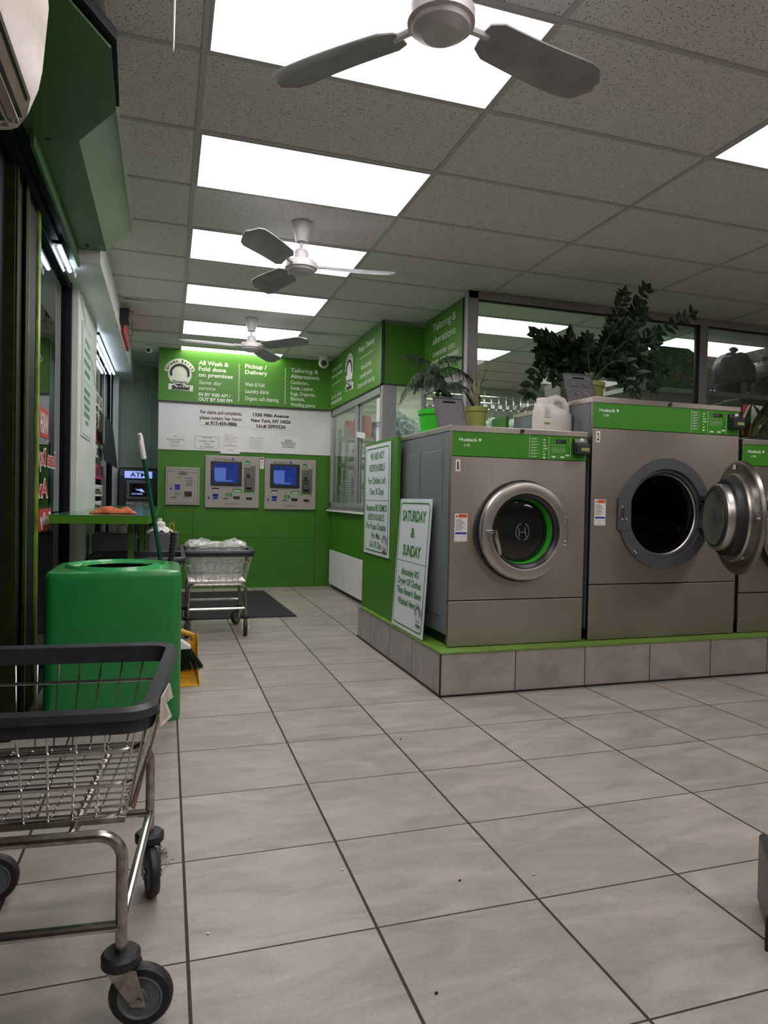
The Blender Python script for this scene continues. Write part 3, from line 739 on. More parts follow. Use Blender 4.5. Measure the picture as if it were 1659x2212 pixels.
def badge(t, P, R, org, s=1.0, sx=1.0, white='ink_w', black='ink_k'):
    """round badge: ring text and words only"""
    org = Vector(org); R = Vector(R)
    Q = lambda du, e: (lambda u, v: org+R*(u*sx)+Vector((0,0,v))+P*e)
    m = MB(); q = Q(0, 0)
    disc(m, q, 0, .02*s, 0, .135*s, 40); 
    m.add([q(-.13*s, -.165*s), q(.15*s, -.175*s), q(.155*s, -.105*s), q(-.125*s, -.095*s)], [(0,1,2,3)])
    for k in range(26):
        a = math.radians(160-k*5.4); disc(m, Q(0, .0002*k+.0002), .155*s*math.cos(a), .02*s+.155*s*math.sin(a), 0, .030*s, 10)
    m.build('badge', white, t)
    m = MB(); e = .007; q = Q(0, e)
    def arc(word, a0, a1):
        n = len(word)
        for i, ch in enumerate(word):
            a = math.radians(a0+(a1-a0)*i/(n-1)); r = .142*s
            c = q(r*math.cos(a), .02*s+r*math.sin(a)); tng = -R*math.sin(-a+PI)*0
            Rt = (R*(math.sin(a)*sx) + Vector((0,0,-math.cos(a)))); Ut = (R*(math.cos(a)*sx)+Vector((0,0,math.sin(a))))
            ctext(m, ch, c, Rt, Ut, None, .032*s, bold=.03)
    arc('Green', 158, 103); arc('Earth', 79, 24)
    ctext(m, 'Organic', q(.0, -.088*s), R*sx, UZ, .17*s, .036*s, bold=.02)
    ctext(m, 'Bubble!', q(.015*s, -.160*s), R*sx, UZ, .20*s, .044*s, bold=.05)
    disc(m, q, 0, .03*s, .088*s, .112*s, 32, math.radians(-20), math.radians(200))
    m.build('badge_lettering', black, t)
badge(t, Vector((0,-1,0)), (1,0,0), (.125, YW-.004, 2.545), 1.0)
m = MB(); m.box(-.115, 1.968, YW-.006, YW+.02, 2.236, 2.247); m.build('lower_edge', 'dark_plastic', t)

# address / claims sheets
def sheet(x0, x1, z0, z1, label, lines=(), name='notice', ink='ink_k', border=False, y=YF-.016, group=None, curl=True):
    t = thing(name, ((x0+x1)/2, y, z0), label, 'notice', group)
    m = MB(); m.box(x0, x1, y, y+.002, z0, z1); m.build('sheet', 'white_sheet', t)
    m = MB(); yy = y-.001
    for s_, cx, z, wd, cp, bo in lines:
        if s_ == '-': m.box(cx-wd/2, cx+wd/2, yy, yy+.0005, z, z+cp)
        else: ctext(m, s_, (cx, yy, z), RX, UZ, wd, cp, bold=bo)
    if border: frame_line(m, XZ(yy), x0+.012, x1-.012, z0+.02, z1-.02, .003, .025)
    m.build('print', ink, t)
    return t
sheet(.352, .878, 1.985, 2.165, 'claims and complaints contact notice in bold black letters under the menu sign', (
  ('For claims and complaints,', .614, 2.118, .49, .044, .025), ('please contact: Ivan Ivanov', .613, 2.050, .50, .044, .025), ('at 917-459-9886', .616, 1.988, .375, .042, .04)))
sheet(.962, 1.480, 1.970, 2.165, 'street address and licence number notice in bold black letters', (
  ('1330 Fifth Avenue', 1.217, 2.120, .445, .040, .04), ('New York, NY 10026', 1.218, 2.050, .49, .040, .04), ('Lic.# 2093226', 1.219, 1.985, .36, .040, .04)))
sheet(-.068, .224, 1.69, 1.868, 'small white notice saying no American Express accepted', (
  ('NO', .08, 1.82, .035, .016, 0), ('AMERICAN EXPRESS', .08, 1.785, .21, .016, 0), ('ACCEPTED.', .08, 1.752, .115, .016, 0), ('-', .08, 1.780, .21, .0015, 0), ('-', .08, 1.747, .115, .0015, 0), ('-', .08, 1.722, .15, .003, 0), ('-', .08, 1.708, .06, .003, 0)))
sheet(.299, .601, 1.675, 1.865, 'white notice with a rounded border about video surveillance', (
  ('NOTICE', .45, 1.818, .115, .022, 0), ('Premise under', .45, 1.780, .19, .019, .01), ('Video', .45, 1.745, .075, .019, .01), ('Surveillance', .45, 1.712, .165, .019, .01)), border=True)
sheet(.612, .841, 1.645, 1.905, 'tall white notice about laundry card balances, tight above the middle kiosk', (
  ('Dear Clients,', .71, 1.868, .10, .013, 0), ('Laundry Cards and', .727, 1.842, .16, .013, 0), ('Balance Left on', .727, 1.816, .13, .013, 0), ('the Laundry Cards', .727, 1.790, .16, .013, 0), ('are', .727, 1.764, .03, .012, 0), ('NOT Refundable.', .727, 1.738, .15, .014, .01), ('Management', .727, 1.685, .09, .011, 0)), y=YF-.02)
sheet(.897, 1.193, 1.675, 1.875, 'white refund policy notice with small print', tuple([('Refund Policy', 1.05, 1.845, .165, .016, .01)]+[('-', 1.03+.02*(k % 3)*.3, 1.825-k*.013, .17-.03*(k % 4 == 3), .0022, 0) for k in range(9)]), ink='ink_gr')
sheet(1.293, 1.584, 1.675, 1.868, 'white notice that the shop is not responsible for carts left unattended', (
  ('WE ARE NOT', 1.44, 1.838, .085, .011, .03), ('RESPONSIBLE', 1.44, 1.820, .10, .011, .03), ('FOR SHOPPING CARTS', 1.44, 1.802, .20, .011, .03), ('LEFT UNATTENDED', 1.44, 1.784, .16, .011, .03), ('BY THE CLIENTS AT', 1.44, 1.766, .17, .011, .03), ('THE LAUNDROMAT', 1.44, 1.748, .155, .011, .03)))

# sign along the booth wall (x = 1.97, faces -x; text runs from far to near)
XB = 1.962
t = thing('wall_sign', (XB, 7.4, 2.235), 'green service menu sign along the booth above the sliding hatch', 'sign')
m = MB(); m.box(XB, XB+.03, 6.345, YW, 2.245, 2.861); m.build('panel', 'green_sign', t, .002)
m = MB(); xx = XB-.0015
def bt(s_, ya, yb, z, c, bo=0, sh=0): text(m, s_, (xx, ya, z), RYm, UZ, ya-yb, c, bold=bo, shear=sh)
bt('All Wash & Fold', 8.43, 7.93, 2.70, .052, .01); bt('done on premises', 8.45, 7.90, 2.625, .050, .01)
bt('Same day service', 8.45, 7.92, 2.37, .050, 0, .3); bt('IN BY 9:00 AM / OUT BY 5:00 PM', 8.45, 7.91, 2.30, .040, .03)
bt('Pickup / Delivery', 7.18, 6.59, 2.705, .060, .02)
bt('Wash & Fold', 7.08, 6.69, 2.500, .052); bt('Laundry shirts', 7.11, 6.66, 2.415, .052); bt('Organic soft cleaning', 7.21, 6.565, 2.325, .052)
PB = lambda u, v: (xx, u, v)
wave(m, PB, 8.43, 2.545, 7.96, 2.545, .006, 8, .006); wave(m, PB, 7.14, 2.63, 6.63, 2.63, .006, 8, .006)
m.build('lettering', 'ink_w', t)
badge(t, Vector((-1,0,0)), RYm, (XB-.004, 7.56, 2.55), 1.12, 1.05)
m = MB(); m.box(XB-.006, XB+.03, 6.345, YW, 2.236, 2.247); m.build('lower_edge', 'dark_plastic', t)
t = thing('wall_sign', (2.19, 6.30, 2.235), 'plain dark green corner panel facing the entrance between the two lettered booth signs', 'sign')
m = MB(); m.box(XB, 2.40, 6.315, 6.345, 2.245, 2.825); m.build('panel', 'green_sign', t, .002)
m = MB(); m.box(XB, XB+.02, 6.309, 6.345, 2.236, 2.84); m.box(XB, 2.40, 6.309, 6.345, 2.236, 2.247); m.build('edge_trim', 'dark_plastic', t)
XT = 2.392
t = thing('wall_sign', (XT, 5.8, 2.235), 'green tailoring and alterations sign on the booth side behind the plants', 'sign')
m = MB(); m.box(XT, XT+.03, 5.40, 6.315, 2.245, 2.861); m.build('panel', 'green_sign', t, .002)
m = MB(); xx = XT-.0015
def tt(s_, ya, yb, z, c, bo=0): text(m, s_, (xx, ya, z), RYm, UZ, ya-yb, c, bold=bo)
tt('Tailoring &', 6.09, 5.55, 2.725, .075); tt('alterations', 6.09, 5.555, 2.60, .075)
tt('COMFORTERS · SUEDE', 6.08, 5.56, 2.480, .042, .01); tt('LEATHER · RUGS · DRAPERIES', 6.14, 5.47, 2.405, .042, .01)
tt('BLANKETS · WEDDING GOWNS', 6.12, 5.47, 2.335, .042, .01)
m.build('lettering', 'ink_w', t)
m = MB(); m.box(XT-.004, XT+.03, 5.385, 5.402, 2.236, 2.861); m.box(XT-.004, XT+.03, 5.385, 6.315, 2.236, 2.247); m.build('edge_trim', 'dark_plastic', t)

# white standing signs (x planes, facing -x; text toward -y)
def side_sign(x, ya, yb, z0, z1, label, lines, lean=0.0, div=None, badge_at=None):
    """ya far edge, yb near edge"""
    t = thing('notice_board', (x, (ya+yb)/2, z0), label, 'sign')
    sk = lambda z: x+lean*(z-z0)/(z1-z0)
    m = MB(); m.add([(sk(z0),ya,z0),(sk(z0),yb,z0),(sk(z1),yb,z1),(sk(z1),ya,z1),(sk(z0)+.006,ya,z0),(sk(z0)+.006,yb,z0),(sk(z1)+.006,yb,z1),(sk(z1)+.006,ya,z1)],
        [(0,1,2,3),(4,7,6,5),(0,4,5,1),(1,5,6,2),(2,6,7,3),(3,7,4,0)]); m.build('board', 'sign_white', t, .001)
    U = Vector((lean/(z1-z0), 0, 1)).normalized()
    P = lambda u, v: (sk(v)-.0015, u, v)
    m = MB(); frame_line(m, P, yb+.02, ya-.02, z0+.025, z1-.025, .008, .04)
    if div: m.add([P(ya-.03, div), P(yb+.03, div), P(yb+.03, div+.003), P(ya-.03, div+.003)], [(0,1,2,3)])
    ym = (ya+yb)/2
    for s_, z, wd, cp, bo, dy in lines:
        text(m, s_, Vector(P(ym+wd/2+dy, z)), RYm, U, wd, cp, bold=bo)
    m.build('lettering', 'ink_g', t)
    if badge_at:
        badge(t, Vector((-1,0,0)), RYm, P(badge_at[0], badge_at[1]), badge_at[2], 1.0, 'sign_white', 'ink_k')
    return t
side_sign(1.521, 5.30, 4.655, .70, 1.545, 'tall white sign with green text saying not responsible for clothes left over 30 days', (
  ('WE ARE NOT', 1.43, .36, .055, .01, 0), ('RESPONSIBLE', 1.34, .40, .055, .01, 0), ('For Clothes Left', 1.245, .44, .052, .01, 0), ('Over 30 Days', 1.16, .36, .052, .01, 0),
  ('Nosotros NO SOMOS', 1.035, .53, .052, .02, 0), ('RESPONSABLES', .965, .42, .050, .01, 0), ('Por Ropas Dejadas', .895, .50, .050, .01, 0), ('Por Mas', .825, .22, .050, .01, 0), ('De 30 Dias', .755, .30, .050, .01, 0)), div=1.115, badge_at=(4.745, .80, .40))
side_sign(1.506, 4.51, 3.915, .262, 1.133, 'white sign leaning on the end washer headed Saturday & Sunday in green', (
  ('SATURDAY', .985, .44, .072, .03, 0), ('&', .880, .075, .065, .03, 0), ('SUNDAY', .755, .34, .072, .03, 0), ('Absolutely NO', .625, .34, .046, .02, 0),
  ('Drying Of Clothes', .560, .44, .046, .02, 0), ("That Haven't Been", .495, .46, .046, .02, 0), ('Washed Here', .425, .34, .046, .02, .03)), lean=.05, div=.715, badge_at=(4.00, .395, .42))
# sign on the left pillar (facing +x), illegible small green print
t = thing('notice_board', (-.615, 5.85, 1.56), 'white framed notice with small green print on the left pillar', 'sign')
m = MB(); m.box(-.621, -.612, 5.56, 6.17, 1.56, 2.42); m.build('board', 'sign_white', t, .002)
m = MB(); frame_line(m, lambda u, v: (-.6110, u, v), 5.575, 6.155, 1.575, 2.405, .006, .03)
for k, z in enumerate((2.28, 2.20, 2.12, 2.04, 1.90, 1.84, 1.78, 1.72, 1.66)):
    w_ = (.34, .40, .44, .36, .40, .42, .36, .40, .22)[k]
    nn = 3+k % 3
    for j in range(nn):
        a = 5.86-w_/2+w_*j/nn; m.add([(-.6112, a+.008, z), (-.6112, a+w_/nn-.012, z), (-.6112, a+w_/nn-.012, z+.038), (-.6112, a+.008, z+.038)], [(0,1,2,3)])
m.add([(-.6112, 5.62, 1.985), (-.6112, 6.1, 1.985), (-.6112, 6.1, 1.990), (-.6112, 5.62, 1.990)], [(0,1,2,3)])
m.build('lettering', 'ink_g', t)
# shopfront lettering, seen reversed from inside
def vinyl(name, label, items, mats):
    t = thing(name, (XG+.006, items[0][1], items[0][2]), label, 'window lettering')
    for kind, ya, z, wd, cp, mm, s_ in items:
        m = MB()
        if kind == 'box': m.box(XG+.004, XG+.006, ya-wd, ya, z, z+cp); m.build('backing', mm, t)
        else: text(m, s_, (XG+(.0075 if kind == 'b' else .0066), ya, z), RYm, UZ, wd, cp, bold=.02 if kind == 'b' else .05); m.build('lettering', mm, t)
vinyl('window_lettering', 'white WASH lettering on a red bar on the near shopfront glass', [('box', 4.60, 1.45, .34, .17, 'ink_r', ''), ('b', 4.57, 1.475, .26, .12, 'white_sheet', 'WASH')], None)
vinyl('window_lettering', 'red and white Same Day lettering on the near shopfront glass', [('w', 4.885, 1.285, .62, .105, 'white_sheet', 'Same Day'), ('b', 4.88, 1.29, .60, .095, 'ink_r', 'Same Day')], None)
vinyl('window_lettering', 'red and white Available lettering below the Same Day line', [('w', 4.60, 1.10, .5, .11, 'white_sheet', 'Ava'), ('b', 4.595, 1.105, .48, .10, 'ink_r', 'Ava')], None)
vinyl('window_lettering', 'red and white lettering at counter height on the near shopfront glass', [('box', 4.72, .90, .42, .13, 'ink_r', ''), ('b', 4.70, .935, .38, .075, 'white_sheet', 'Fully')], None)
t = thing('window_poster', (XG+.01, 7.8, 1.0), 'red and white price lettering filling the far shopfront window', 'window lettering')
m = MB()
for k, (z, h, a, b, mi) in enumerate(((2.02, .14, 6.95, 8.1, 1), (1.84, .12, 6.95, 8.0, 1), (1.66, .13, 6.95, 8.15, 0), (1.50, .12, 6.95, 8.2, 1), (1.28, .15, 6.95, 8.35, 0), (1.10, .12, 6.95, 8.25, 1), (.95, .10, 6.95, 8.2, 1))):
    m.m = mi; m.box(XG+.006, XG+.008, a, b, z, z+h)
m.build('bars', ['ink_r', 'white_sheet'], t)
m = MB()
for s_, z, h, a in (('ALTERATIONS', 2.05, .09, 8.05), ('TAILORING', 1.865, .08, 7.95), ('WASH & FOLD', 1.685, .09, 8.1), ('PICK UP', 1.52, .08, 8.15), ('917-459-9886', 1.31, .09, 8.3), ('Comforters', 1.125, .08, 8.2), ('Leather', .97, .06, 8.15)):
    text(m, s_, (XG+.0095, a, z), RYm, UZ, a-7.0, h, bold=.03)
m.build('lettering', 'ink_k', t)

# ================================================================ BOOTH WINDOW AND PARTITION
z0, z1 = 1.02, 2.235
f = MB(); y0, y1 = 6.37, 8.50
f.box(XS-.012, XS+.05, y0, y1, z1-.075, z1); f.box(XS-.012, XS+.05, y0, y1, z0-.0, z0+.055)
f.box(XS-.012, XS+.05, y1-.06, y1, z0, z1); f.box(XS-.012, XS+.05, y0, y0+.03, z0, z1)
f.box(XS+.0, XS+.02, 7.27, 7.37, z0+.05, z1-.07); f.box(XS+.025, XS+.045, 7.22, 7.32, z0+.05, z1-.07)
w3 = f.build('window_3', 'alu', None, .003); w3['kind'] = 'structure'
g = MB(); g.box(XS+.008, XS+.012, 7.35, y1-.05, z0+.05, z1-.07); g.build('pane', 'glass', w3)
g = MB(); g.box(XS+.032, XS+.036, y0+.03, 7.24, z0+.05, z1-.07); g.build('pane', 'glass', w3)
m = MB(); m.box(XS-.05, XS+.16, 5.9, YW-.0, .965, .985); m.m = 1; m.box(XS-.02, XS+.12, 5.9, YW, .985, 1.02)
o = struct(m, 'trim_7', ['white_wall', 'sill'])
m = MB(); m.box(XS-.012, 2.115, 6.315, 6.37, .98, 2.24); m.m = 0
m.box(XS-.012, 2.40, 6.345, 6.36, 2.825, HC); struct(m, 'trim_8', 'grey_frame')
# corner glass under the signs
f = MB(); f.box(2.385, 2.42, 6.30, 6.345, .9, 2.24); f.box(2.385, 2.42, 5.26, 6.3, 2.16, 2.235); f.box(2.385, 2.42, 5.26, 6.3, 0.2, 1.2)
w4 = f.build('window_4', 'grey_frame'); w4['kind'] = 'structure'
g = MB(); g.box(2.40, 2.404, 5.26, 6.3, 1.2, 2.16); g.build('pane', 'glass', w4)
g = MB(); g.box(2.115, 2.39, 6.325, 6.329, 1.0, 2.24); g.build('pane', 'glass', w4)
YP = 5.20
f = MB()
f.box(2.345, 2.435, YP-.02, YP+.06, .26, HC); f.box(2.345, XR, YP-.02, YP+.06, 2.80, HC)
for x in (4.70, 7.1): f.box(x, x+.085, YP-.02, YP+.06, .26, 2.80)
f.box(2.345, XR, YP-.02, YP+.06, .26, 1.5)
w5 = f.build('window_5', 'grey_frame', None, .003); w5['kind'] = 'structure'
m = MB()
m.box(2.435, 4.70, YP-.005, YP+.02, 2.785, 2.80); m.box(4.66, 4.70, YP-.005, YP+.02, 1.5, 2.80); m.box(4.785, 7.1, YP-.005, YP+.02, 2.785, 2.80); m.build('gasket', 'dark_plastic', w5)
for a, b in ((2.43, 4.71), (4.78, 7.11)):
    g = MB(); g.box(a, b, YP+.012, YP+.016, 1.49, 2.79); g.build('pane', 'glass', w5)

# ================================================================ CEILING LIGHTS
def light(i, j, label, mt='lamp'):
    x0, y0 = GX+i*TX, GY+j*TY
    t = thing('ceiling_light', (x0+TX/2, y0+TY/2, HC), label, 'ceiling light', 'recessed ceiling light panels')
    m = MB(); a = .022
    m.box(x0+.012, x0+TX-.012, y0+.012, y0+a, HC-.004, HC+.003); m.box(x0+.012, x0+TX-.012, y0+TY-a, y0+TY-.012, HC-.004, HC+.003)
    m.box(x0+.012, x0+a, y0+a, y0+TY-a, HC-.004, HC+.003); m.box(x0+TX-a, x0+TX-.012, y0+a, y0+TY-a, HC-.004, HC+.003)
    m.build('frame', 'tbar', t)
    m = MB(); m.box(x0+a, x0+TX-a, y0+a, y0+TY-a, HC-.002, HC+.002); m.build('diffuser', mt, t)
    return t
light(-1, 0, 'nearest glowing ceiling panel, crossed by the closest fan blades')
light(-1, 2, 'glowing ceiling panel second from the camera down the aisle')
light(-1, 4, 'glowing ceiling panel right behind the middle ceiling fan')
light(-1, 6, 'glowing ceiling panel between the middle fan and the far fan')
light(-1, 8, 'glowing ceiling panel right behind the farthest ceiling fan')
light(-1, 10, 'glowing ceiling panel touching the top of the far wall sign', 'lamp_y')
light(1, 0, 'glowing ceiling panel cut by the right edge of the frame')
for (i, j, s_, mt) in ((1, 6, 'glowing panel inside the booth above the hanging clothes', 'lamp_y'), (1, 8, 'second glowing panel deeper inside the booth', 'lamp_y'), (1, 10, 'deepest glowing panel inside the booth', 'lamp_y'), (3, 6, 'glowing booth panel seen above the bags through the right-hand glass', 'lamp')):
    light(i, j, s_, mt)
for k, (i, j) in enumerate(((-1, -2), (-1, -4), (-1, -6), (1, -3), (3, -1), (3, -5))):  # unseen panels, added to light the near end of the room
    light(i, j, ('first', 'second', 'third')[k]+' added glowing panel back from the nearest fan, unseen overhead of the viewer' if k < 3 else ('middle row', 'right row front', 'right row rear')[k-3]+' added glowing panel outside the frame')

# ================================================================ FANS
def blade_mesh(mb, c, ang, r0, r1, w0, w1, droop=.0, pitch=.12, t=.006, sag=0.0, w2=None):
    """curved paddle blade from radius r0 to r1 about c"""
    c = Vector(c); D = Vector((math.cos(ang), math.sin(ang), 0)); S = Vector((-D.y, D.x, 0))
    n = 12; top = []; rows = []
    for i in range(n+1):
        q = i/n; r = r0+(r1-r0)*q
        wd = w0+(w1-w0)*min(1, q*1.4)
        if q > .82: wd *= math.sqrt(max(.05, 1-((q-.82)/.18)**2))
        if q < .08: wd *= .7
        z = -droop*q*q
        row = []
        for k in range(5):
            s_ = (k/4-.5)*wd
            row.append(c+D*r+S*(s_+.03*math.sin(q*2))+Vector((0,0,z-math.tan(pitch)*s_-.03*(2*s_/max(wd, .01))**2*.3)))
        rows.append(row)
    vs = [p for r_ in rows for p in r_]+[p+Vector((0,0,t)) for r_ in rows for p in r_]
    N = len(rows)*5; fs = []
    for i in range(n):
        for k in range(4):
            a = i*5+k; fs.append((a, a+1, a+6, a+5)); fs.append((N+a, N+a+5, N+a+6, N+a+1))
    for i in range(n):
        for a, b in ((i*5, (i+1)*5), (i*5+4, (i+1)*5+4)): fs.append((a, b, N+b, N+a))
    for k in range(4):
        fs.append((k, N+k, N+k+1, k+1)); a = n*5+k; fs.append((a, a+1, N+a+1, N+a))
    mb.add(vs, fs, True)
def fan(x, y, angs, label, zdrop=.0, R=.56, w=.13, pitch=.2, zh=2.575):
    t = thing('ceiling_fan', (x, y, HC), label, 'ceiling fan')
    m = MB(); m.lathe([(.032, -.115), (.036, -.12), (.062, -.012), (.066, 0)], (x, y, HC), (0,0,1), 28); m.build('canopy', 'fan', t)
    m = MB(); m.cyl((x, y, HC-.2), (x, y, HC-.1), .012, 12); m.build('rod', 'fan', t)
    m = MB(); zt = HC-.17; m.lathe([(.046, zh+.03-zt), (.046, -.02), (.036, 0), (.010, .004)], (x, y, zt), (0,0,1), 24); m.build('neck', 'fan', t)
    m = MB(); m.lathe([(.0001, -.035), (.055, -.030), (.085, -.012), (.092, .0), (.102, .004), (.102, .038), (.09, .050), (.04, .052)], (x, y, zh), (0,0,1), 36); m.build('motor_housing', 'fan', t)
    for a in angs:
        m = MB(); c = (x, y, zh+.022)
        blade_mesh(m, c, a, .15, R, w*.85, w, pitch=pitch)
        b = m.build('blade', 'blade', t)
        m = MB(); D = Vector((math.cos(a), math.sin(a), 0)); m.tube([Vector(c)+D*.09, Vector(c)+D*.17], .012, 8); m.build('bracket', 'fan', b)
    return t
fan(.765, 1.935, [math.radians(a) for a in (128, 9, 249)], 'nearest white ceiling fan, cut off by the top of the frame', R=.64, w=.155, zh=2.55)
fan(.79, 4.316, [math.radians(a) for a in (226, 107, -12)], 'white three-blade ceiling fan in the middle of the aisle', R=.60, w=.150, zh=2.57, pitch=-.42)
fan(.765, 6.79, [math.radians(a) for a in (180, 57, -50)], 'farthest white ceiling fan, in front of the menu sign', R=.68, w=.14, pitch=.32)

# ================================================================ SOFFIT BOX, AC
t = thing('roll_gate_housing', (-.5, 4.0, 2.69), 'large dark green painted metal gate housing along the left ceiling', 'gate housing')
m = MB()
def hexa(mb, prof, y0, y1):
    n = len(prof); mb.add([(x, y0, z) for x, z in prof]+[(x, y1, z) for x, z in prof], [tuple(range(n)), tuple(range(n, 2*n))[::-1]]+[(i, (i+1) % n, n+(i+1) % n, n+i) for i in range(n)])
n = [(-.985, 2.70), (-.60, 2.682), (-.394, 2.690), (-.242, 2.846), (-.242, 2.862), (-.985, 2.862)]
vs = [(x, 2.7, z) for i, (x, z) in enumerate(n)]
m.add(vs+[(x, 4.78, z) for x, z in n], [tuple(range(6)), tuple(range(6, 12))[::-1]]+[(i, (i+1) % 6, 6+(i+1) % 6, 6+i) for i in range(6)])
m.build('box', 'green_box', t)
m = MB(); poly = [(-.985, 3.36), (-.59, 3.33), (-.387, 3.295), (-.217, 2.99), (-.207, 2.585), (-.32, 2.37), (-.60, 1.7), (-.985, 1.2)]
m.prism(poly, lambda u, v, d: (u, v, d), 2.672, 2.682); m.build('near_panel', 'green_box', t)
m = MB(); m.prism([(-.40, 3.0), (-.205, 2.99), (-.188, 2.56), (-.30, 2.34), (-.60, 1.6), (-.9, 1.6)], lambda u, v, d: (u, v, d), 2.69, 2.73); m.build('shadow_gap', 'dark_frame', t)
m = MB(); m.box(-.575, -.56, 3.25, 4.88, 2.60, 2.685); m.build('lower_flange', 'green_box', t)
for x, y in ((-.50, 4.70), (-.52, 3.35)):
    m = MB(); m.lathe([(.012, -.004), (.012, 0)], (x, y, 2.682), (0,0,1), 12); m.build('bolt', 'dark_plastic', t)

t = thing('air_conditioner', (-.5, .9, 1.86), 'cream wall air conditioner with louvres at the top left corner', 'air conditioner')
xr, yE = -.262, 1.60    # far end of the unit
prof = [(-.80, 1.90), (-.335, 1.860), (-.258, 1.875), (-.238, 1.93), (-.228, 2.05), (-.240, 2.20), (-.28, 2.27), (-.80, 2.28)]
m = MB(); loft(m, [[(x, y, z) for x, z in [(max(-.80, x-sh) if x > -.4 else x, z) for x, z in prof]] for y, sh in ((.5, 0), (1.46, 0), (1.53, .018), (1.585, .045), (1.60, .062))])
m.build('housing', 'ac_plastic', t)
zs = lambda x: 1.860+(x+.335)*.195-.0012
for (xa, xb, ye) in ((-.352, -.318, 1.535), (-.312, -.284, 1.525), (-.268, -.262, 1.46)):
    m = MB(); m.add([(xa, .5, zs(xa)), (xb, .5, zs(xb)), (xb, ye, zs(xb)), (xa, ye+.01, zs(xa))], [(0,1,2,3)]); m.build('vent_slot', 'dark_plastic', t)
for xa in (-.348, -.308):
    m = MB(); m.add([(xa, .5, zs(xa)-.002), (xa+.022, .5, zs(xa)-.012), (xa+.022, 1.50, zs(xa)-.012), (xa, 1.52, zs(xa)-.002), (xa, .5, zs(xa)-.005), (xa+.022, .5, zs(xa)-.015), (xa+.022, 1.50, zs(xa)-.015), (xa, 1.52, zs(xa)-.005)], [(0,1,2,3),(4,7,6,5),(0,4,5,1),(1,5,6,2),(2,6,7,3),(3,7,4,0)]); m.build('louvre', 'ac_plastic', t)
m = MB(); m.box(-.335, -.318, 1.560, 1.575, 1.868, 1.872)
for k in range(3): m.box(-.325+k*.012, -.318+k*.012, 1.53, 1.55, 1.866, 1.876)
m.build('label', 'ink_gr', t)

# LED tubes in the windows
def tubes(y0, y1, x, z, label, n=2):
    t = thing('led_tube_light', (x, (y0+y1)/2, z), label, 'tube light')
    m = MB(); m.box(x-.035, x+.035, y0, y1, z+.015, z+.035); m.build('housing', 'dark_frame', t)
    for k in range(n):
        m = MB(); m.cyl((x-.022+k*.044, y0+.01, z), (x-.022+k*.044, y1-.01, z), .012, 10); m.build('tube', 'tube', t)
tubes(4.50, 4.98, -.655, 2.595, 'short glowing white tube light above the near shopfront window')
tubes(6.85, 8.9, -.655, 2.58, 'long glowing tube light above the far shopfront window')
m = MB(); pts = [(-.60, 4.95+.12*math.sin(k/8*PI), 2.60-.05*math.sin(k/8*PI)+.0*k) for k in range(9)]
m = MB(); m.tube([(-.60+.0*k, 4.92+k*.012, 2.600-.045*math.sin(k/8*PI)) for k in range(9)], .004, 6); tag(m.build('power_cable', 'white_plastic'), 'looped white power cable hanging beside the near tube light', 'cable')
m = MB(); m.tube([(-.617, 5.40, 2.56), (-.617, 5.6, 2.50), (-.617, 6.1, 2.30), (-.617, 6.65, 2.05)], .004, 6); tag(m.build('power_cable', 'white_plastic'), 'thin cable running diagonally across the left pillar', 'cable')
for k, y in enumerate((7.0, 7.6, 8.4)):
    m = MB(); m.tube([(-.63, y, 2.58), (-.628, y+.01, 2.2), (-.63, y, 1.75-.1*k)], .003, 5); tag(m.build('pull_cord', 'white_plastic'), ('nearest', 'middle', 'farthest')[k]+' of the three thin cords hanging in the far window', 'cord', 'cords in the far window')
t = thing('tilted_panel', (-.62, 7.5, 1.45), 'dark tilted panel hung in the far window', 'panel')
m = MB(); m.add([(-.66,7.45,1.95),(-.60,8.15,1.90),(-.56,8.45,1.42),(-.64,7.75,1.48),(-.655,7.45,1.96),(-.59,8.15,1.91),(-.55,8.45,1.43),(-.63,7.75,1.49)], [(0,1,2,3),(4,7,6,5),(0,4,5,1),(1,5,6,2),(2,6,7,3),(3,7,4,0)]); m.build('panel', 'dark_plastic', t)

# speaker, red sign, cameras
t = thing('wall_speaker', (-.40, 6.75, 2.70), 'small black speaker high on the white beam', 'speaker')
m = MB(); m.box(-.432, -.345, 6.66, 6.80, 2.69, 2.82); sp_ = m.build('cabinet', 'dark_plastic', t, .008)
m = MB(); m.tube([(-.345, 6.7, 2.80), (-.315, 6.71, 2.80)], .004, 6); m.tube([(-.335, 6.76, 2.75), (-.325, 6.80, 2.66), (-.335, 6.84, 2.61), (-.36, 6.84, 2.62)], .003, 6); m.build('cable', 'dark_plastic', t)
t = thing('red_sign', (-.42, 7.2, 2.63), 'small red sign board edge-on on the white beam', 'sign')
m = MB(); m.box(-.432, -.405, 6.85, 7.75, 2.64, 2.82); m.build('board', 'ink_r', t, .002)
m = MB(); m.box(-.4045, -.402, 6.87, 7.73, 2.66, 2.80); m.build('face', 'pink', t)
def camera_dome(x, y, z, s, label):
    t = thing('security_camera', (x, y, z), label, 'security camera')
    m = MB(); m.lathe([(.045*s, 0), (.05*s, -.02*s), (.035*s, -.035*s)], (x, y, z), (0,0,1), 20); m.build('base', 'white_plastic', t)
    m = MB(); m.sphere((x, y, z-.065*s), .048*s, 20, 12); b = m.build('ball', 'white_plastic', t)
    v = (Vector((0, 0, 1.1))-Vector((x, y, z-.065*s))).normalized()
    m = MB(); c = Vector((x, y, z-.065*s)); m.lathe([(.0001, .052*s), (.024*s, .050*s), (.027*s, .042*s)], c, v, 16); m.build('lens', 'dark_plastic', b)
camera_dome(1.80, 8.20, HC-.0, 1.35, 'white turret security camera at the far right ceiling corner')
camera_dome(-.23, 8.45, HC-.0, .8, 'small pale security camera on the ceiling above the cash machine')
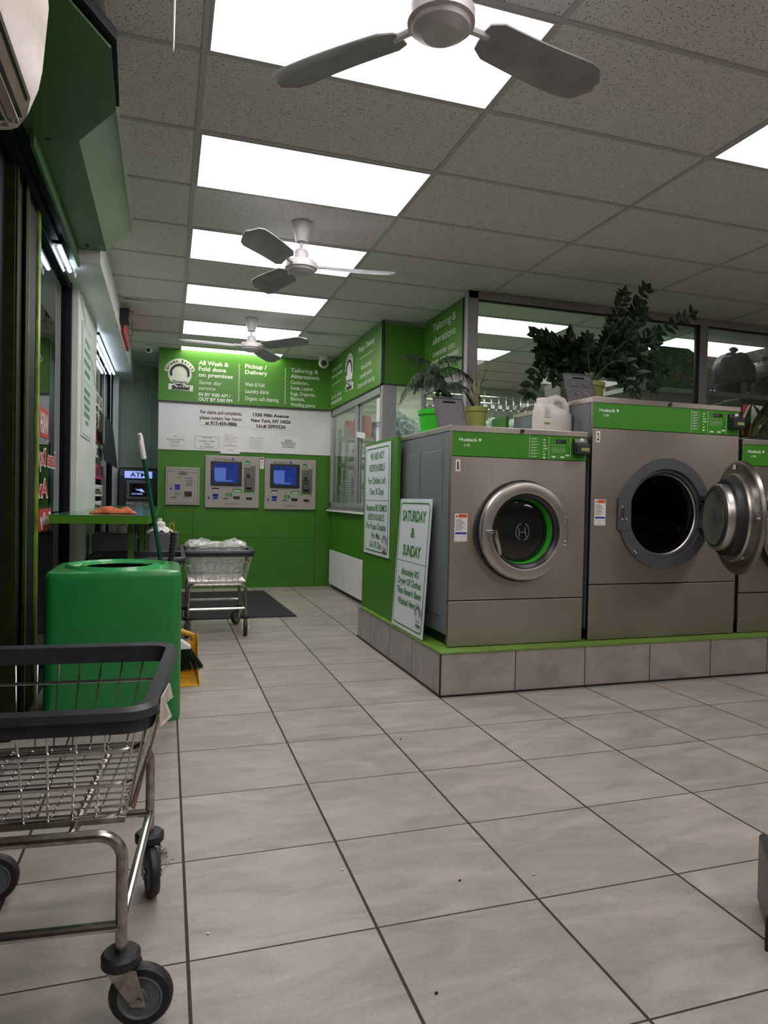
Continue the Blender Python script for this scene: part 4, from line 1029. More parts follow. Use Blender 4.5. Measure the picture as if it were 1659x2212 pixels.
m = MB(); m.lathe([(.0001, -.26), (.003, -.24), (.007, 0)], (-.0, 2.42, HC), (0,0,1), 8); tag(m.build('ceiling_hook', 'white_plastic'), 'thin white spike hanging from the ceiling at the top left', 'hook')

# ================================================================ KIOSKS ON FAR WALL
YK = YF
def kiosk_big(x0, x1, z0, z1, label):
    t = thing('payment_kiosk', ((x0+x1)/2, YK, z0), label, 'kiosk')
    yk = YK-.03; W = x1-x0; H = z1-z0
    X = lambda u: x0+u*W; Z = lambda v: z1-v*H
    m = MB(); m.box(x0, x1, yk, YK, z0, z1); m.build('face_plate', 'kiosk', t, .006)
    m = MB(); m.box(X(.10), X(.67), yk-.018, yk, Z(.57), Z(.10)); s_ = m.build('screen_bezel', 'dark_plastic', t, .008)
    m = MB(); y = yk-.0195
    m.m = 0; m.box(X(.165), X(.60), y, yk, Z(.515), Z(.145))
    m.m = 1; m.box(X(.165), X(.375), y-.0006, y, Z(.47), Z(.255)); m.box(X(.165), X(.375), y-.0008, y, Z(.32), Z(.23)); m.box(X(.19), X(.50), y-.001, y, Z(.495), Z(.465))
    m.m = 2
    for k in range(7): m.box(X(.20+k*.05), X(.215+k*.05+.01*(k % 2)), y-.0006, y, Z(.215), Z(.15+.012*(k % 3)))
    m.m = 1; frame_line(m, XZ(y-.001), X(.45), X(.53), Z(.44), Z(.38), .002, .003); m.build('screen', ['screen', 'screen2', 'screen3'], s_)
    m = MB(); m.box(X(.715), X(.925), yk-.001, yk+.002, Z(.66), Z(.205)); rc = m.build('terminal_recess', 'kiosk2', t)
    m = MB(); m.add([(X(.735),yk-.02,Z(.42)),(X(.86),yk-.02,Z(.42)),(X(.85),yk-.05,Z(.60)),(X(.745),yk-.05,Z(.60)),(X(.735),yk,Z(.40)),(X(.86),yk,Z(.40)),(X(.85),yk,Z(.63)),(X(.745),yk,Z(.63))], [(0,1,2,3),(4,7,6,5),(0,4,5,1),(1,5,6,2),(2,6,7,3),(3,7,4,0)])
    m.box(X(.76), X(.82), yk-.02, yk, Z(.42), Z(.34)); pt = m.build('card_terminal', 'dark_plastic', t, .002)
    m = MB()
    for a in range(3):
        for b in range(3): m.box(X(.757+a*.03), X(.777+a*.03), yk-.052+b*.001, yk-.035, Z(.535+b*.022), Z(.523+b*.022))
    m.build('keypad', 'ink_gr', pt)
    m = MB(); m.box(X(.83), X(.93), yk-.015, yk, Z(.185), Z(.085)); m.build('reader_button', 'kiosk', t, .003)
    m = MB(); y = yk-.001
    m.m = 0; text(m, 'Laundroworks', (X(.245), y, Z(.085)), RX, UZ, W*.25, .022); text(m, 'Value Add Center', (X(.37), y, Z(.935)), RX, UZ, W*.27, .020)
    disc(m, XZ(y), X(.19), Z(.075), .009, .013, 16); disc(m, XZ(y), X(.55), Z(.095), .009, .013, 16)
    m.box(X(.13), X(.25), y, yk, Z(.67), Z(.62)); m.box(X(.34), X(.44), y-.002, yk, Z(.825), Z(.81)); m.box(X(.52), X(.64), y-.003, yk, Z(.825), Z(.775)); m.box(X(.76), X(.87), y-.004, yk, Z(.835), Z(.79))
    m.m = 1; m.box(X(.145), X(.235), y, yk, Z(.835), Z(.75)); m.box(X(.135), X(.245), y, yk, Z(.765), Z(.735)); m.box(X(.055), X(.085), y, yk, Z(.83), Z(.79))
    m.add([(X(.485), y, Z(.055)), (X(.505), y, Z(.02)), (X(.52), y, Z(.07)), (X(.50), y, Z(.12))], [(0,1,2,3)])
    m.m = 2; m.box(X(.73), X(.81), y, yk, Z(.17), Z(.08)); m.box(X(.51), X(.68), y, yk, Z(.695), Z(.63)); m.box(X(.715), X(.91), y, yk, Z(.72), Z(.655))
    m.add([(X(.37), y, Z(.775)), (X(.46), y, Z(.775)), (X(.46), y, Z(.80)), (X(.505), y, Z(.745)), (X(.46), y, Z(.69)), (X(.46), y, Z(.715)), (X(.37), y, Z(.715))], [tuple(range(7))])
    m.m = 3; m.box(X(.14), X(.24), y-.0005, yk, Z(.665), Z(.65)); 
    for a, b in ((.735, .15), (.735, .135)): m.box(X(a), X(a+.06), y-.0006, yk, Z(b), Z(b-.008))
    m.box(X(.53), X(.66), y-.0006, yk, Z(.665), Z(.655)); m.box(X(.53), X(.66), y-.0006, yk, Z(.685), Z(.675)); m.box(X(.73), X(.89), y-.0006, yk, Z(.71), Z(.70)); text(m, 'MY CARD', (X(.385), y-.0006, Z(.755)), RX, UZ, W*.07, .010)
    m.m = 4; text(m, 'NO FEES', (X(.75), y-.0008, Z(.685)), RX, UZ, W*.12, .012, bold=.03)
    frame_line(m, XZ(y-.0007), X(.05), X(.09), Z(.84), Z(.73), .002, .006)
    m.build('markings', ['ink_k', 'ink_b', 'ink_g', 'ink_w', 'ink_r'], t)
    return t
kiosk_big(.435, 1.082, .985, 1.618, 'left touch-screen payment kiosk on the green wall')
kiosk_big(1.150, 1.795, .975, 1.605, 'right touch-screen payment kiosk on the green wall')
t = thing('card_dispenser', (.175, YK, 1.01), 'small grey laundry card dispenser without a screen, left of the kiosks', 'dispenser')
x0, x1, z0, z1 = -.02, .372, 1.012, 1.462; W = x1-x0; H = z1-z0; yk = YK-.03
X = lambda u: x0+u*W; Z = lambda v: z1-v*H
m = MB(); m.box(x0, x1, yk, YK, z0, z1); m.build('face_plate', 'kiosk', t, .005)
m = MB(); frame_line(m, XZ(yk-.001), X(.05), X(.94), Z(.95), Z(.04), .003, .004); m.build('door_seam', 'ink_k', t)
m = MB(); m.box(X(.37), X(.63), yk-.014, yk, Z(.17), Z(.08)); l_ = m.build('lock_handle', 'steel_dark', t, .003)
m = MB(); m.cyl((X(.50), yk-.018, Z(.125)), (X(.50), yk-.012, Z(.125)), .010, 14); m.build('lock', 'chrome', l_)
m = MB(); m.box(X(.56), X(.77), yk-.02, yk, Z(.75), Z(.635)); m.build('card_slot', 'dark_plastic', t, .003)
m = MB(); y = yk-.0015
m.m = 0; m.box(X(.16), X(.34), y, yk, Z(.815), Z(.795))
for k in range(6): m.box(X(.60), X(.78+.02*(k % 2)), y, yk, Z(.345+k*.03), Z(.338+k*.03))
for k in range(4): m.box(X(.25), X(.43), y, yk, Z(.665+k*.025), Z(.66+k*.025))
text(m, 'INSTRUCTIONS', (X(.58), y, Z(.30)), RX, UZ, W*.22, .010, bold=.02); text(m, 'Laundroworks', (X(.66), y, Z(.14)), RX, UZ, W*.24, .012)
disc(m, XZ(y), X(.13), Z(.70), .004, .010, 14, PI, 2*PI); frame_line(m, XZ(y), X(.12), X(.20), Z(.61), Z(.47), .002, .006)
m.m = 1; m.box(X(.27), X(.42), y, yk, Z(.60), Z(.48)); m.box(X(.255), X(.435), y, yk, Z(.49), Z(.455)); m.box(X(.13), X(.19), y, yk, Z(.60), Z(.56)); text(m, 'FAST CASH', (X(.08), y, Z(.125)), RX, UZ, W*.20, .011, bold=.03)
m.m = 2; m.box(X(.26), X(.45), y, yk, Z(.295), Z(.255))
m.build('markings', ['ink_k', 'ink_b', 'pot_olive'], t)
t = thing('card_sticker', (1.115, YK, 1.47), 'small payment card sticker strip between the two kiosks', 'sticker')
m = MB(); m.box(1.092, 1.142, YK-.002, YK, 1.475, 1.62); m.m = 1; m.box(1.098, 1.136, YK-.003, YK, 1.59, 1.612); m.m = 2; m.box(1.10, 1.134, YK-.003, YK, 1.555, 1.562); m.box(1.10, 1.134, YK-.003, YK, 1.53, 1.533); m.box(1.095, 1.139, YK-.003, YK, 1.505, 1.508)
m.build('sticker', ['white_sheet', 'ink_r', 'ink_b'], t)

# ================================================================ ATM
ax0, ax1, ay = -.575, -.112, 9.02
t = thing('cash_machine', (-.34, ay+.25, 0), 'dark cash machine with a lit blue header in the far left alcove', 'cash machine')
m = MB(); m.prism([(ay, 0), (ay, .80), (ay+.02, .86), (ay+.03, 1.36), (ay+.06, 1.44), (ay+.12, 1.465), (ay+.45, 1.465), (ay+.45, 0)], lambda u, v, d: (d, u, v), ax0, ax1); m.build('body', 'atm', t, .012, 3)
m = MB(); m.box(ax0+.085, ax1-.09, ay-.005, ay+.03, .88, 1.30); pn = m.build('front_panel', 'atm_grey', t, .01)
m = MB(); m.box(ax0+.07, ax1-.07, ay-.01, ay+.05, 1.33, 1.415); hd = m.build('header', 'atm_sign', t, .006)
m = MB(); text(m, 'ATM', (ax0+.135, ay-.012, 1.345), RX, UZ, .19, .055, bold=.02); m.build('lettering', 'atm_ink', hd)
m = MB(); m.box(ax0+.13, ax1-.12, ay-.012, ay, 1.10, 1.265); sc_ = m.build('screen', 'black_gloss', t, .003)
m = MB(); y = ay-.013; m.m = 0
m.add([(ax0+.19, y, 1.205), (ax0+.31, y, 1.165), (ax0+.30, y, 1.155), (ax0+.27, y, 1.16)], [(0,1,2,3)]); m.add([(ax0+.20, y, 1.18), (ax0+.27, y, 1.20), (ax0+.30, y, 1.17)], [(0,1,2)])
text(m, 'OUT-ORDER', (ax0+.155, y, 1.125), RX, UZ, .13, .020, bold=.02); m.build('screen_text', 'atm_sign', sc_)
for s_ in (ax0+.095, ax1-.105):
    for k in range(4):
        m = MB(); m.box(s_-.012, s_+.012, ay-.012, ay, 1.135+k*.028, 1.145+k*.028); m.build('side_button', 'dark_plastic', pn)
m = MB(); m.box(ax0+.09, ax1-.09, ay-.012, ay, 1.045, 1.075); m.build('name_bar', 'dark_plastic', t)
m = MB(); m.box(ax0+.20, ax0+.29, ay-.018, ay, .945, 1.03); m.build('receipt_slot', 'kiosk', t, .004)
m = MB(); m.box(ax0+.09, ax0+.19, ay-.014, ay, .995, 1.03); m.box(ax0+.30, ax1-.10, ay-.014, ay, .97, 1.02); m.build('card_slot', 'kiosk', t, .003)
m = MB(); m.box(ax0+.085, ax1-.09, ay-.03, ay, .90, .94); m.build('keypad_shelf', 'dark_plastic', t, .004)
m = MB(); m.box(ax0+.075, ax0+.125, ay-.008, ay, .74, .88); m.m = 1
for k in range(3): m.box(ax0+.082, ax0+.118, ay-.009, ay, .75+k*.045, .775+k*.045)
m.build('card_logos', ['white_sheet', 'ink_b'], t)
m = MB(); m.lathe([(.17, -.02), (.18, 0), (.17, .01)], (-.34, ay, .60), (0,0,1), 24, sy=.35); m.build('tray', 'atm_grey', t)

# ================================================================ COUNTER AND THINGS THERE
t = thing('counter', (-.4, 4.9, 0), 'green laminate counter shelf along the left shopfront window', 'counter')
m = MB(); m.prism([(XG+.035, 4.42), (-.11, 4.42), (-.08, 4.8), (-.08, 8.40), (-.61, 8.40), (-.61, 6.69), (-.61, 5.36), (XG+.035, 5.36)], lambda u, v, d: (u, v, d), .990, .996); m.build('top', 'counter_top', t)
m = MB(); m.prism([(XG+.035, 4.42), (-.11, 4.42), (-.08, 4.8), (-.08, 8.40), (-.12, 8.40), (-.12, 4.83), (-.14, 4.45), (XG+.035, 4.45)], lambda u, v, d: (u, v, d), .945, .990); m.build('edge_band', 'counter', t)
for y in (4.62, 6.0, 7.6):
    m = MB(); m.box(-.235+.02*(y > 5), -.20+.02*(y > 5), y-.018, y+.018, 0, .99); m.build('leg', 'post', t, .002)
m = MB(); m.add([(-.61,5.40,.945),(-.52,5.40,.945),(-.61,5.40,.90),(-.52,5.40,.905),(-.61,5.60,.945),(-.40,5.60,.945),(-.61,5.60,.92),(-.50,5.60,.905)], [(0,1,3,2),(4,6,7,5),(0,4,5,1),(1,5,7,3),(2,3,7,6),(0,2,6,4)]); m.build('bracket', 'wood', t)
# cloth on the counter
m = MB(); rnd = random.Random(3); nx, ny = 26, 12; vs = []
for i in range(nx+1):
    for j in range(ny+1):
        u, v = i/nx, j/ny
        x = -.475+.275*u+.01*math.sin(7*v); y = 4.74+.20*v+.012*math.sin(9*u)
        e = min(1, 7*min(u, 1-u, v, 1-v)+.05)
        h = e*(.018+.022*math.exp(-((u-.38)/.16)**2)+.014*math.exp(-((u-.8)/.12)**2)+.006*math.sin(23*u+4*v)+.004*math.sin(14*v+9*u))
        vs.append((x, y, .9985+max(0, h)))
fs = [(i*(ny+1)+j, (i+1)*(ny+1)+j, (i+1)*(ny+1)+j+1, i*(ny+1)+j+1) for i in range(nx) for j in range(ny)]
m.add(vs, fs, True); o = m.build('cleaning_cloth', 'rag'); sd = o.modifiers.new('thick', 'SOLIDIFY'); sd.thickness = .003; sd.offset = 1
tag(o, 'crumpled orange cleaning cloth lying on the green counter', 'cloth')

# trash bin
t = thing('trash_bin', (-.235, 3.78, 0), 'large square green plastic trash bin with a round recessed lid', 'trash bin')
bc = (-.238, 3.815)
m = MB(); rg = []
for z, h in ((0, .312), (.02, .316), (.70, .313), (.725, .313), (.742, .306), (.748, .294)):
    rg.append([(x, y, z) for x, y in rsq(h, h*.90, .055, *bc)])
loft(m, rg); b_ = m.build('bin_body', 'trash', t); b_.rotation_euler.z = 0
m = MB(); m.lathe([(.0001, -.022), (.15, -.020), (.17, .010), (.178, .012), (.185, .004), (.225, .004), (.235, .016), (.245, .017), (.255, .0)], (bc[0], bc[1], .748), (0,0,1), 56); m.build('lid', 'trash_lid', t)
# dust pan + brush + mop handle
t = thing('dustpan', (.12, 4.35, 0), 'yellow plastic dustpan on the floor behind the green trash bin', 'dustpan')
m = MB()
m.prism([(4.16, 0), (4.16, .03), (4.40, .05), (4.46, .27), (4.50, .27), (4.52, 0)], lambda u, v, d: (d, u, v), -.08, -.072)
m.prism([(4.16, 0), (4.16, .03), (4.38, .06), (4.44, .25), (4.50, .25), (4.50, 0)], lambda u, v, d: (d, u, v), .192, .20)
m.box(-.08, .20, 4.15, 4.50, 0, .006); m.box(-.08, .20, 4.46, 4.50, 0, .20)
m.tube([(-.04, 4.48, .20), (.02, 4.48, .262), (.10, 4.48, .265), (.165, 4.48, .24), (.185, 4.48, .16)], .018, 10)
m.build('pan', 'yellow', t, .003)
t = thing('angle_broom', (.10, 4.36, .03), 'black-bristled broom head with a white cap and long green handle', 'broom')
m = MB(); m.prism([(-.01, .198), (.0, .220), (.05, .262), (.10, .250), (.150, .214), (.148, .200)], lambda u, v, d: (u, d, v), 4.25, 4.32); m.build('cap', 'white_plastic', t, .006)
m = MB(); rnd = random.Random(11)
for i in range(230):
    a = rnd.random(); b = rnd.random(); x0_ = .0+.145*a; y_ = 4.255+.06*b
    x1_ = -.06+.285*a; z1_ = .042+.028*a+.012*rnd.random()
    m.tube([(x0_, y_, .203), (x1_, y_-.02+.04*rnd.random(), z1_)], [.0030, .0018], 4)
m.build('bristles', 'bristle', t)
m = MB(); A = Vector((.03, 4.28, .22)); B = Vector((-.150, 3.90+.0, 1.330)); A2 = Vector((.02, 4.24, .24))
P0 = Vector((-.015, 4.16, .62))
A0 = Vector((-.135, 4.20, 1.40))   # grip base
m.tube([(.025, 4.28, .22), (-.04, 4.22, .80), (-.13, 4.14, 1.335)], .0125, 12); m.build('handle', 'broom_g', t)
m = MB(); m.tube([(-.130, 4.14, 1.33), (-.153, 4.125, 1.455), (-.156, 4.123, 1.475)], [.0155, .0175, .010], 12)
m.build('grip', 'white_plastic', t)
m = MB(); m.box(-.157, -.149, 4.100, 4.106, 1.430, 1.462)
m.build('hang_hole', 'ink_gr', t)
t = thing('black_handle', (.03, 4.22, .0), 'short black ribbed handle standing up behind the trash bin', 'handle')
m = MB(); m.tube([(-.03, 4.22, .3), (.03, 4.22, .78), (.043, 4.22, .905)], [.014, .016, .020], 12); h_ = m.build('stick', 'dark_plastic', t)
for k in range(7):
    m = MB(); c = Vector((.027, 4.22, .755)).lerp(Vector((.042, 4.22, .88)), k/6); m.lathe([(.017, -.004), (.022, 0), (.017, .004)], c, (.1,0,1), 14); m.build('rib', 'dark_plastic', h_)

# floor mat
m = MB(); m.add([(-.55,6.38,.001),(1.19,6.38,.001),(1.12,8.19,.001),(-.55,8.19,.001),(-.55,6.38,.009),(1.185,6.385,.009),(1.115,8.185,.009),(-.55,8.19,.009)], [(0,3,2,1),(4,5,6,7),(0,1,5,4),(1,2,6,5),(2,3,7,6),(3,0,4,7)])
tag(m.build('floor_mat', 'mat'), 'black rubber floor mat in front of the kiosks', 'mat')

# ================================================================ LAUNDRY CARTS
def caster(parent, x, y, ang, tz=.155):
    """swivel caster below stem (x,y); wheel trails along ang"""
    D = Vector((math.cos(ang), math.sin(ang), 0)); S = Vector((-D.y, D.x, 0)); c = Vector((x, y, 0))+D*.042; r = .066
    m = MB(); m.lathe([(.036, .0), (.040, .004), (.040, .022), (.034, .028)], (x, y, tz-.022), (0,0,1), 24); cs = m.build('caster', 'rubber', parent)
    m = MB()
    for sg in (-1, 1):
        o = S*sg*.022
        m.add([Vector((x,y,tz-.022))-D*.026+o, Vector((x,y,tz-.022))+D*.036+o, c+Vector((0,0,r))+D*.016+o+Vector((0,0,-.012)), c+Vector((0,0,r))-D*.014+o+Vector((0,0,-.010)),
               Vector((x,y,tz-.022))-D*.026+o*1.15, Vector((x,y,tz-.022))+D*.036+o*1.15, c+Vector((0,0,r))+D*.016+o*1.15+Vector((0,0,-.012)), c+Vector((0,0,r))-D*.014+o*1.15+Vector((0,0,-.010))],
              [(0,1,2,3),(4,7,6,5),(0,4,5,1),(1,5,6,2),(2,6,7,3),(3,7,4,0)])
    m.add([Vector((x,y,tz-.022))+D*a+S*b for a, b in ((-.026,-.024),(.036,-.024),(.036,.024),(-.026,.024))], [(0,1,2,3)])
    m.build('fork', 'tube_steel', cs)
    m = MB(); m.lathe([(r*.62, -.012), (r*.70, -.015), (r*.92, -.014), (r, -.006), (r, .006), (r*.92, .014), (r*.70, .015), (r*.62, .012)], c+Vector((0,0,r)), S, 36, close=True); m.build('tyre', 'rubber', cs)
    m = MB(); m.lathe([(.0001, -.012), (.012, -.012), (.016, -.008), (r*.60, -.010), (r*.66, -.016), (r*.70, -.015), (r*.70, .015), (r*.66, .016), (r*.60, .010), (.016, .008), (.012, .012), (.0001, .012)], c+Vector((0,0,r)), S, 32); m.build('wheel_hub', 'side_grey', cs)
    m = MB(); m.cyl(c+Vector((0,0,r))-S*.028, c+Vector((0,0,r))+S*.028, .007, 10); m.build('axle', 'tube_steel', cs)
def cart(loc, rz, label, hx, hy, wheel_angs, wires=True, extras=None, zr=.69, zb=.43):
    t = thing('laundry_cart', (loc[0], loc[1], 0), label, 'laundry cart', None, local=True)
    t.rotation_euler.z = rz
    bx, by = hx+.0, hy-.035       # basket floor half sizes
    rx, ry = hx+.068, hy+.065     # rim half sizes
    # rim bumper
    m = MB(); o1 = [(x, y) for x, y in rsq(rx, ry, .06, 0, 0)]; i1 = [(x, y) for x, y in rsq(rx-.030, ry-.030, .045, 0, 0)]; mid = [(x, y) for x, y in rsq(rx+.004, ry+.004, .062, 0, 0)]
    o2 = [(x, y) for x, y in rsq(rx-.008, ry-.008, .055, 0, 0)]
    loft(m, [[(x, y, zr-.048) for x, y in i1], [(x, y, zr-.050) for x, y in o2], [(x, y, zr-.026) for x, y in o2], [(x, y, zr-.020) for x, y in mid], [(x, y, zr-.004) for x, y in o1], [(x, y, zr+.004) for x, y in [(a*.97, b*.97) for a, b in o1]], [(x, y, zr-.002) for x, y in i1], [(x, y, zr-.048) for x, y in i1]], False, False)
    m.build('rim_bumper', 'rim_plastic', t)
    # wires
    def sect(q): return bx+(rx-.018-bx)*q, by+(ry-.018-by)*q
    m = MB()
    def ringw(q, r):
        a, b = sect(q); z = zb+(zr-.02-zb)*q
        m.tube([(x, y, z) for x, y in rsq(a, b, .05, 0, 0)], r, 6, closed=True)
    for q, r in ((0, .0045), (.34, .0045), (.68, .0045), (.97, .003)): ringw(q, r)
    k = int(2*bx/.05)
    for i in range(k+1):
        u = -1+2*i/k; u *= .94
        (a0_, b0_), (a1_, b1_) = sect(0), sect(1)
        for s_ in (-1, 1): m.tube([(u*a0_, s_*(b0_-.02), zb-.006), (u*a0_, s_*b0_, zb+.002), (u*a1_, s_*b1_, zr-.02)], .0024, 5)
    k = int(2*by/.05)
    for i in range(k+1):
        u = -1+2*i/k; u *= .94
        (a0_, b0_), (a1_, b1_) = sect(0), sect(1)
        for s_ in (-1, 1): m.tube([(s_*(a0_-.02), u*b0_, zb-.006), (s_*a0_, u*b0_, zb+.002), (s_*a1_, u*b1_, zr-.02)], .0024, 5)
    m.build('wire_sides', 'chrome', t)
    m = MB(); k = int(2*bx/.048)
    for i in range(k+1): u = (-1+2*i/k)*.96; m.tube([(u*bx, -by, zb), (u*bx, by, zb)], .0022, 5)
    k = int(2*by/.036)
    for i in range(k+1): u = (-1+2*i/k)*.96; m.tube([(-bx, u*by, zb+.004), (bx, u*by, zb+.004)], .0026, 5)
    m.build('wire_floor', 'chrome', t)
    # frame: two inverted U tubes, lower rails, floor braces
    for s_ in (-1, 1):
        y = s_*hy; pts = [(-hx, y, .15), (-hx, y, .36)]
        for q in range(1, 6): a = q/6*PI/2; pts.append((-hx+.05*(1-math.cos(a)), y, .36+.05*math.sin(a)))
        pts.append((-hx+.05, y, .41)); pts.append((hx-.05, y, .41))
        for q in range(1, 6): a = PI/2-q/6*PI/2; pts.append((hx-.05*(1-math.cos(a)), y, .36+.05*math.sin(a)))
        pts += [(hx, y, .36), (hx, y, .15)]
        m = MB(); m.tube(pts, .0125, 12); m.build('leg_frame', 'tube_steel', t)
        m = MB(); m.tube([(-hx, y, .215), (hx, y, .215)], .011, 12); m.build('lower_rail', 'chrome', t)
    for s_ in (-1, 1):
        m = MB(); m.tube([(s_*hx, -hy, .215), (s_*hx, hy, .215)], .011, 12); m.build('cross_rail', 'chrome', t)
        m = MB(); m.tube([(s_*hx*.55, -hy, .412), (s_*hx*.55, hy, .412)], .010, 10); m.build('floor_brace', 'tube_steel', t)
    for ys in (-by-.005, by-.015):
        m = MB(); m.box(-bx, bx, ys, ys+.02, zb-.010, zb+.002); m.build('mounting_strip', 'steel', t)
    for (sx_, sy_), a in zip(((-1,-1),(1,-1),(1,1),(-1,1)), wheel_angs):
        caster(t, sx_*hx, sy_*hy, a-rz)
    if extras: extras(t, hx, hy, rx, ry, zr, zb, bx, by)
    return t
def card_strip(t, hx, hy, rx, ry, zr, zb, bx, by):
    m = MB(); pts = [(.02, -.30, .64), (.025, -.20, .65), (-.004, -.205, .50), (-.04, -.215, .43), (-.045, -.23, .425)]
    vs = [(rx+.002, -ry*.98+.04, zr-.03), (rx+.004, -ry*.55, zr-.01), (rx-.02, -ry*.62, zb+.15), (bx+.012, -by*.85, zb+.0), (bx+.008, -by*.98, zb+.02), (rx-.02, -ry*.90, zb+.14)]
    m.add(vs+[(x+.004, y, z) for x, y, z in vs], [tuple(range(6)), tuple(range(6, 12))[::-1]]+[(i, (i+1) % 6, 6+(i+1) % 6, 6+i) for i in range(6)])
    m.build('cardboard_strip', 'cardboard', t)
    m = MB(); vs = [(rx+.006, -ry*.75, zr+.0), (rx+.012, -ry*.35, zr-.004), (rx+.020, -ry*.38, zr-.035), (rx+.010, -ry*.55, zr-.030), (rx+.024, -ry*.62, zr-.055), (rx+.008, -ry*.88, zr-.05)]
    m.add(vs+[(x-.003, y, z) for x, y, z in vs], [tuple(range(6)), tuple(range(6, 12))[::-1]]+[(i, (i+1) % 6, 6+(i+1) % 6, 6+i) for i in range(6)])
    m.build('tape', 'tape', t)
    m = MB(); rnd = random.Random(8)
    for k in range(26):
        p = Vector((hx+.035, hy-.01, .10)); pts = [p]
        for j in range(6):
            p = p+Vector((rnd.uniform(-.008, .010), rnd.uniform(-.01, .01), rnd.uniform(-.020, .010))); pts.append(p)
        m.tube(pts, .0004, 3)
    m.build('lint_tangle', 'lint', t)
cart((-.2815, 1.802), -.085, 'nearest wire laundry cart with a charcoal bumper, cut by the left edge', .225, .264, (math.radians(200), math.radians(-10), math.radians(-80), math.radians(0)), extras=card_strip)
cart((.398, 5.90), 0.0, 'wire laundry cart in front of the kiosks lined with a clear plastic bag', .225, .264, (math.radians(-100), math.radians(-95), math.radians(-130), math.radians(-90)))
cart((-.195, 5.26), PI/2, 'empty wire laundry cart with a dark bumper behind the green trash bin', .225, .264, (math.radians(-60), math.radians(-80), math.radians(-100), math.radians(-90)))
# bag liner
m = MB(); rnd = random.Random(21); rg = []; NN = 60
prof = [(.50, .445, 0), (.9, .445, 0), (1.0, .47, .02), (1.02, .55, .02), (1.10, .66, .01), (1.11, .70, .01), (1.16, .715, .02), (1.12, .735, .03), (.9, .745, .05), (.5, .73, .06), (.2, .715, .04)]
for k, (s_, z, am) in enumerate(prof):
    r_ = []
    for j in range(NN):
        a = 2*PI*j/NN; cx_, sy_ = math.cos(a), math.sin(a)
        ex = abs(cx_)**.5*(1 if cx_ > 0 else -1); ey = abs(sy_)**.5*(1 if sy_ > 0 else -1)
        f_ = s_*(1+am*.8*math.sin(7*a+k)+am*.5*math.sin(13*a+2*k))
        r_.append((.398+.215*ex*f_, 5.90+.25*ey*f_, z+am*.25*math.sin(5*a+k*1.3)+am*.2*math.sin(11*a)))
    rg.append(r_)
loft(m, rg); tag(m.build('plastic_bag', 'bag'), 'clear plastic liner bag bulging over the rim of the far laundry cart', 'plastic bag')
# bottles and bin behind bin
t = thing('storage_tub', (-.43, 6.4, .62), 'grey tub of cleaning bottles under the counter', 'tub')
m = MB(); m.box(-.58, -.24, 6.0, 6.28, 0, .80); m.build('tub', 'grey_board', t, .01)
def bottle(x, y, z, h, r, capm, label, bm='white_plastic'):
    t = thing('cleaning_bottle', (x, y, z), label, 'bottle')
    m = MB(); m.lathe([(r*.95, 0), (r, .01), (r, h*.6), (r*.85, h*.72), (r*.35, h*.82), (r*.35, h*.85)], (x, y, z), (0,0,1), 18); m.build('body', bm, t)
    m = MB(); m.lathe([(r*.45, h*.84), (r*.45, h), (.0001, h)], (x, y, z), (0,0,1), 14); m.build('cap', capm, t)
bottle(-.415, 6.12, .80, .15, .05, 'white_plastic', 'white cleaning bottle with a wide white cap in the tub under the counter')
bottle(-.36, 6.10, .80, .10, .045, 'ink_b', 'squat white bottle with a dark blue cap in the tub')
bottle(-.06, 6.32, .80, .12, .05, 'white_plastic', 'white bottle beside the cart behind the broom handle')
m = MB(); m.box(-.15, .10, 6.2, 6.45, .0, .80); tag(m.build('cardboard_box', 'grey_board', None, .01), 'dark box under the counter end holding bottles and cloths', 'box')
m = MB(); vs = []
for i in range(11):
    for j in range(11):
        u, v = i/10-.5, j/10-.5; vs.append((-.06+.22*u, 6.32+.18*v, .80+.08*math.exp(-8*(u*u+v*v))+.012*math.sin(19*u+13*v)))
m.add(vs, [(i*11+j, (i+1)*11+j, (i+1)*11+j+1, i*11+j+1) for i in range(10) for j in range(10)], True); tag(m.build('white_rag', 'white_plastic'), 'crumpled white rag on the dark box behind the broom', 'rag')
m = MB(); m.tube([(.045+.02*math.cos(a*.7), 6.28+.01*a*.1, .80+.045+.04*math.sin(a*.7)) for a in range(14)], .004, 6); tag(m.build('extension_cord', 'yellow'), 'coil of yellow cord on the dark box', 'cord')

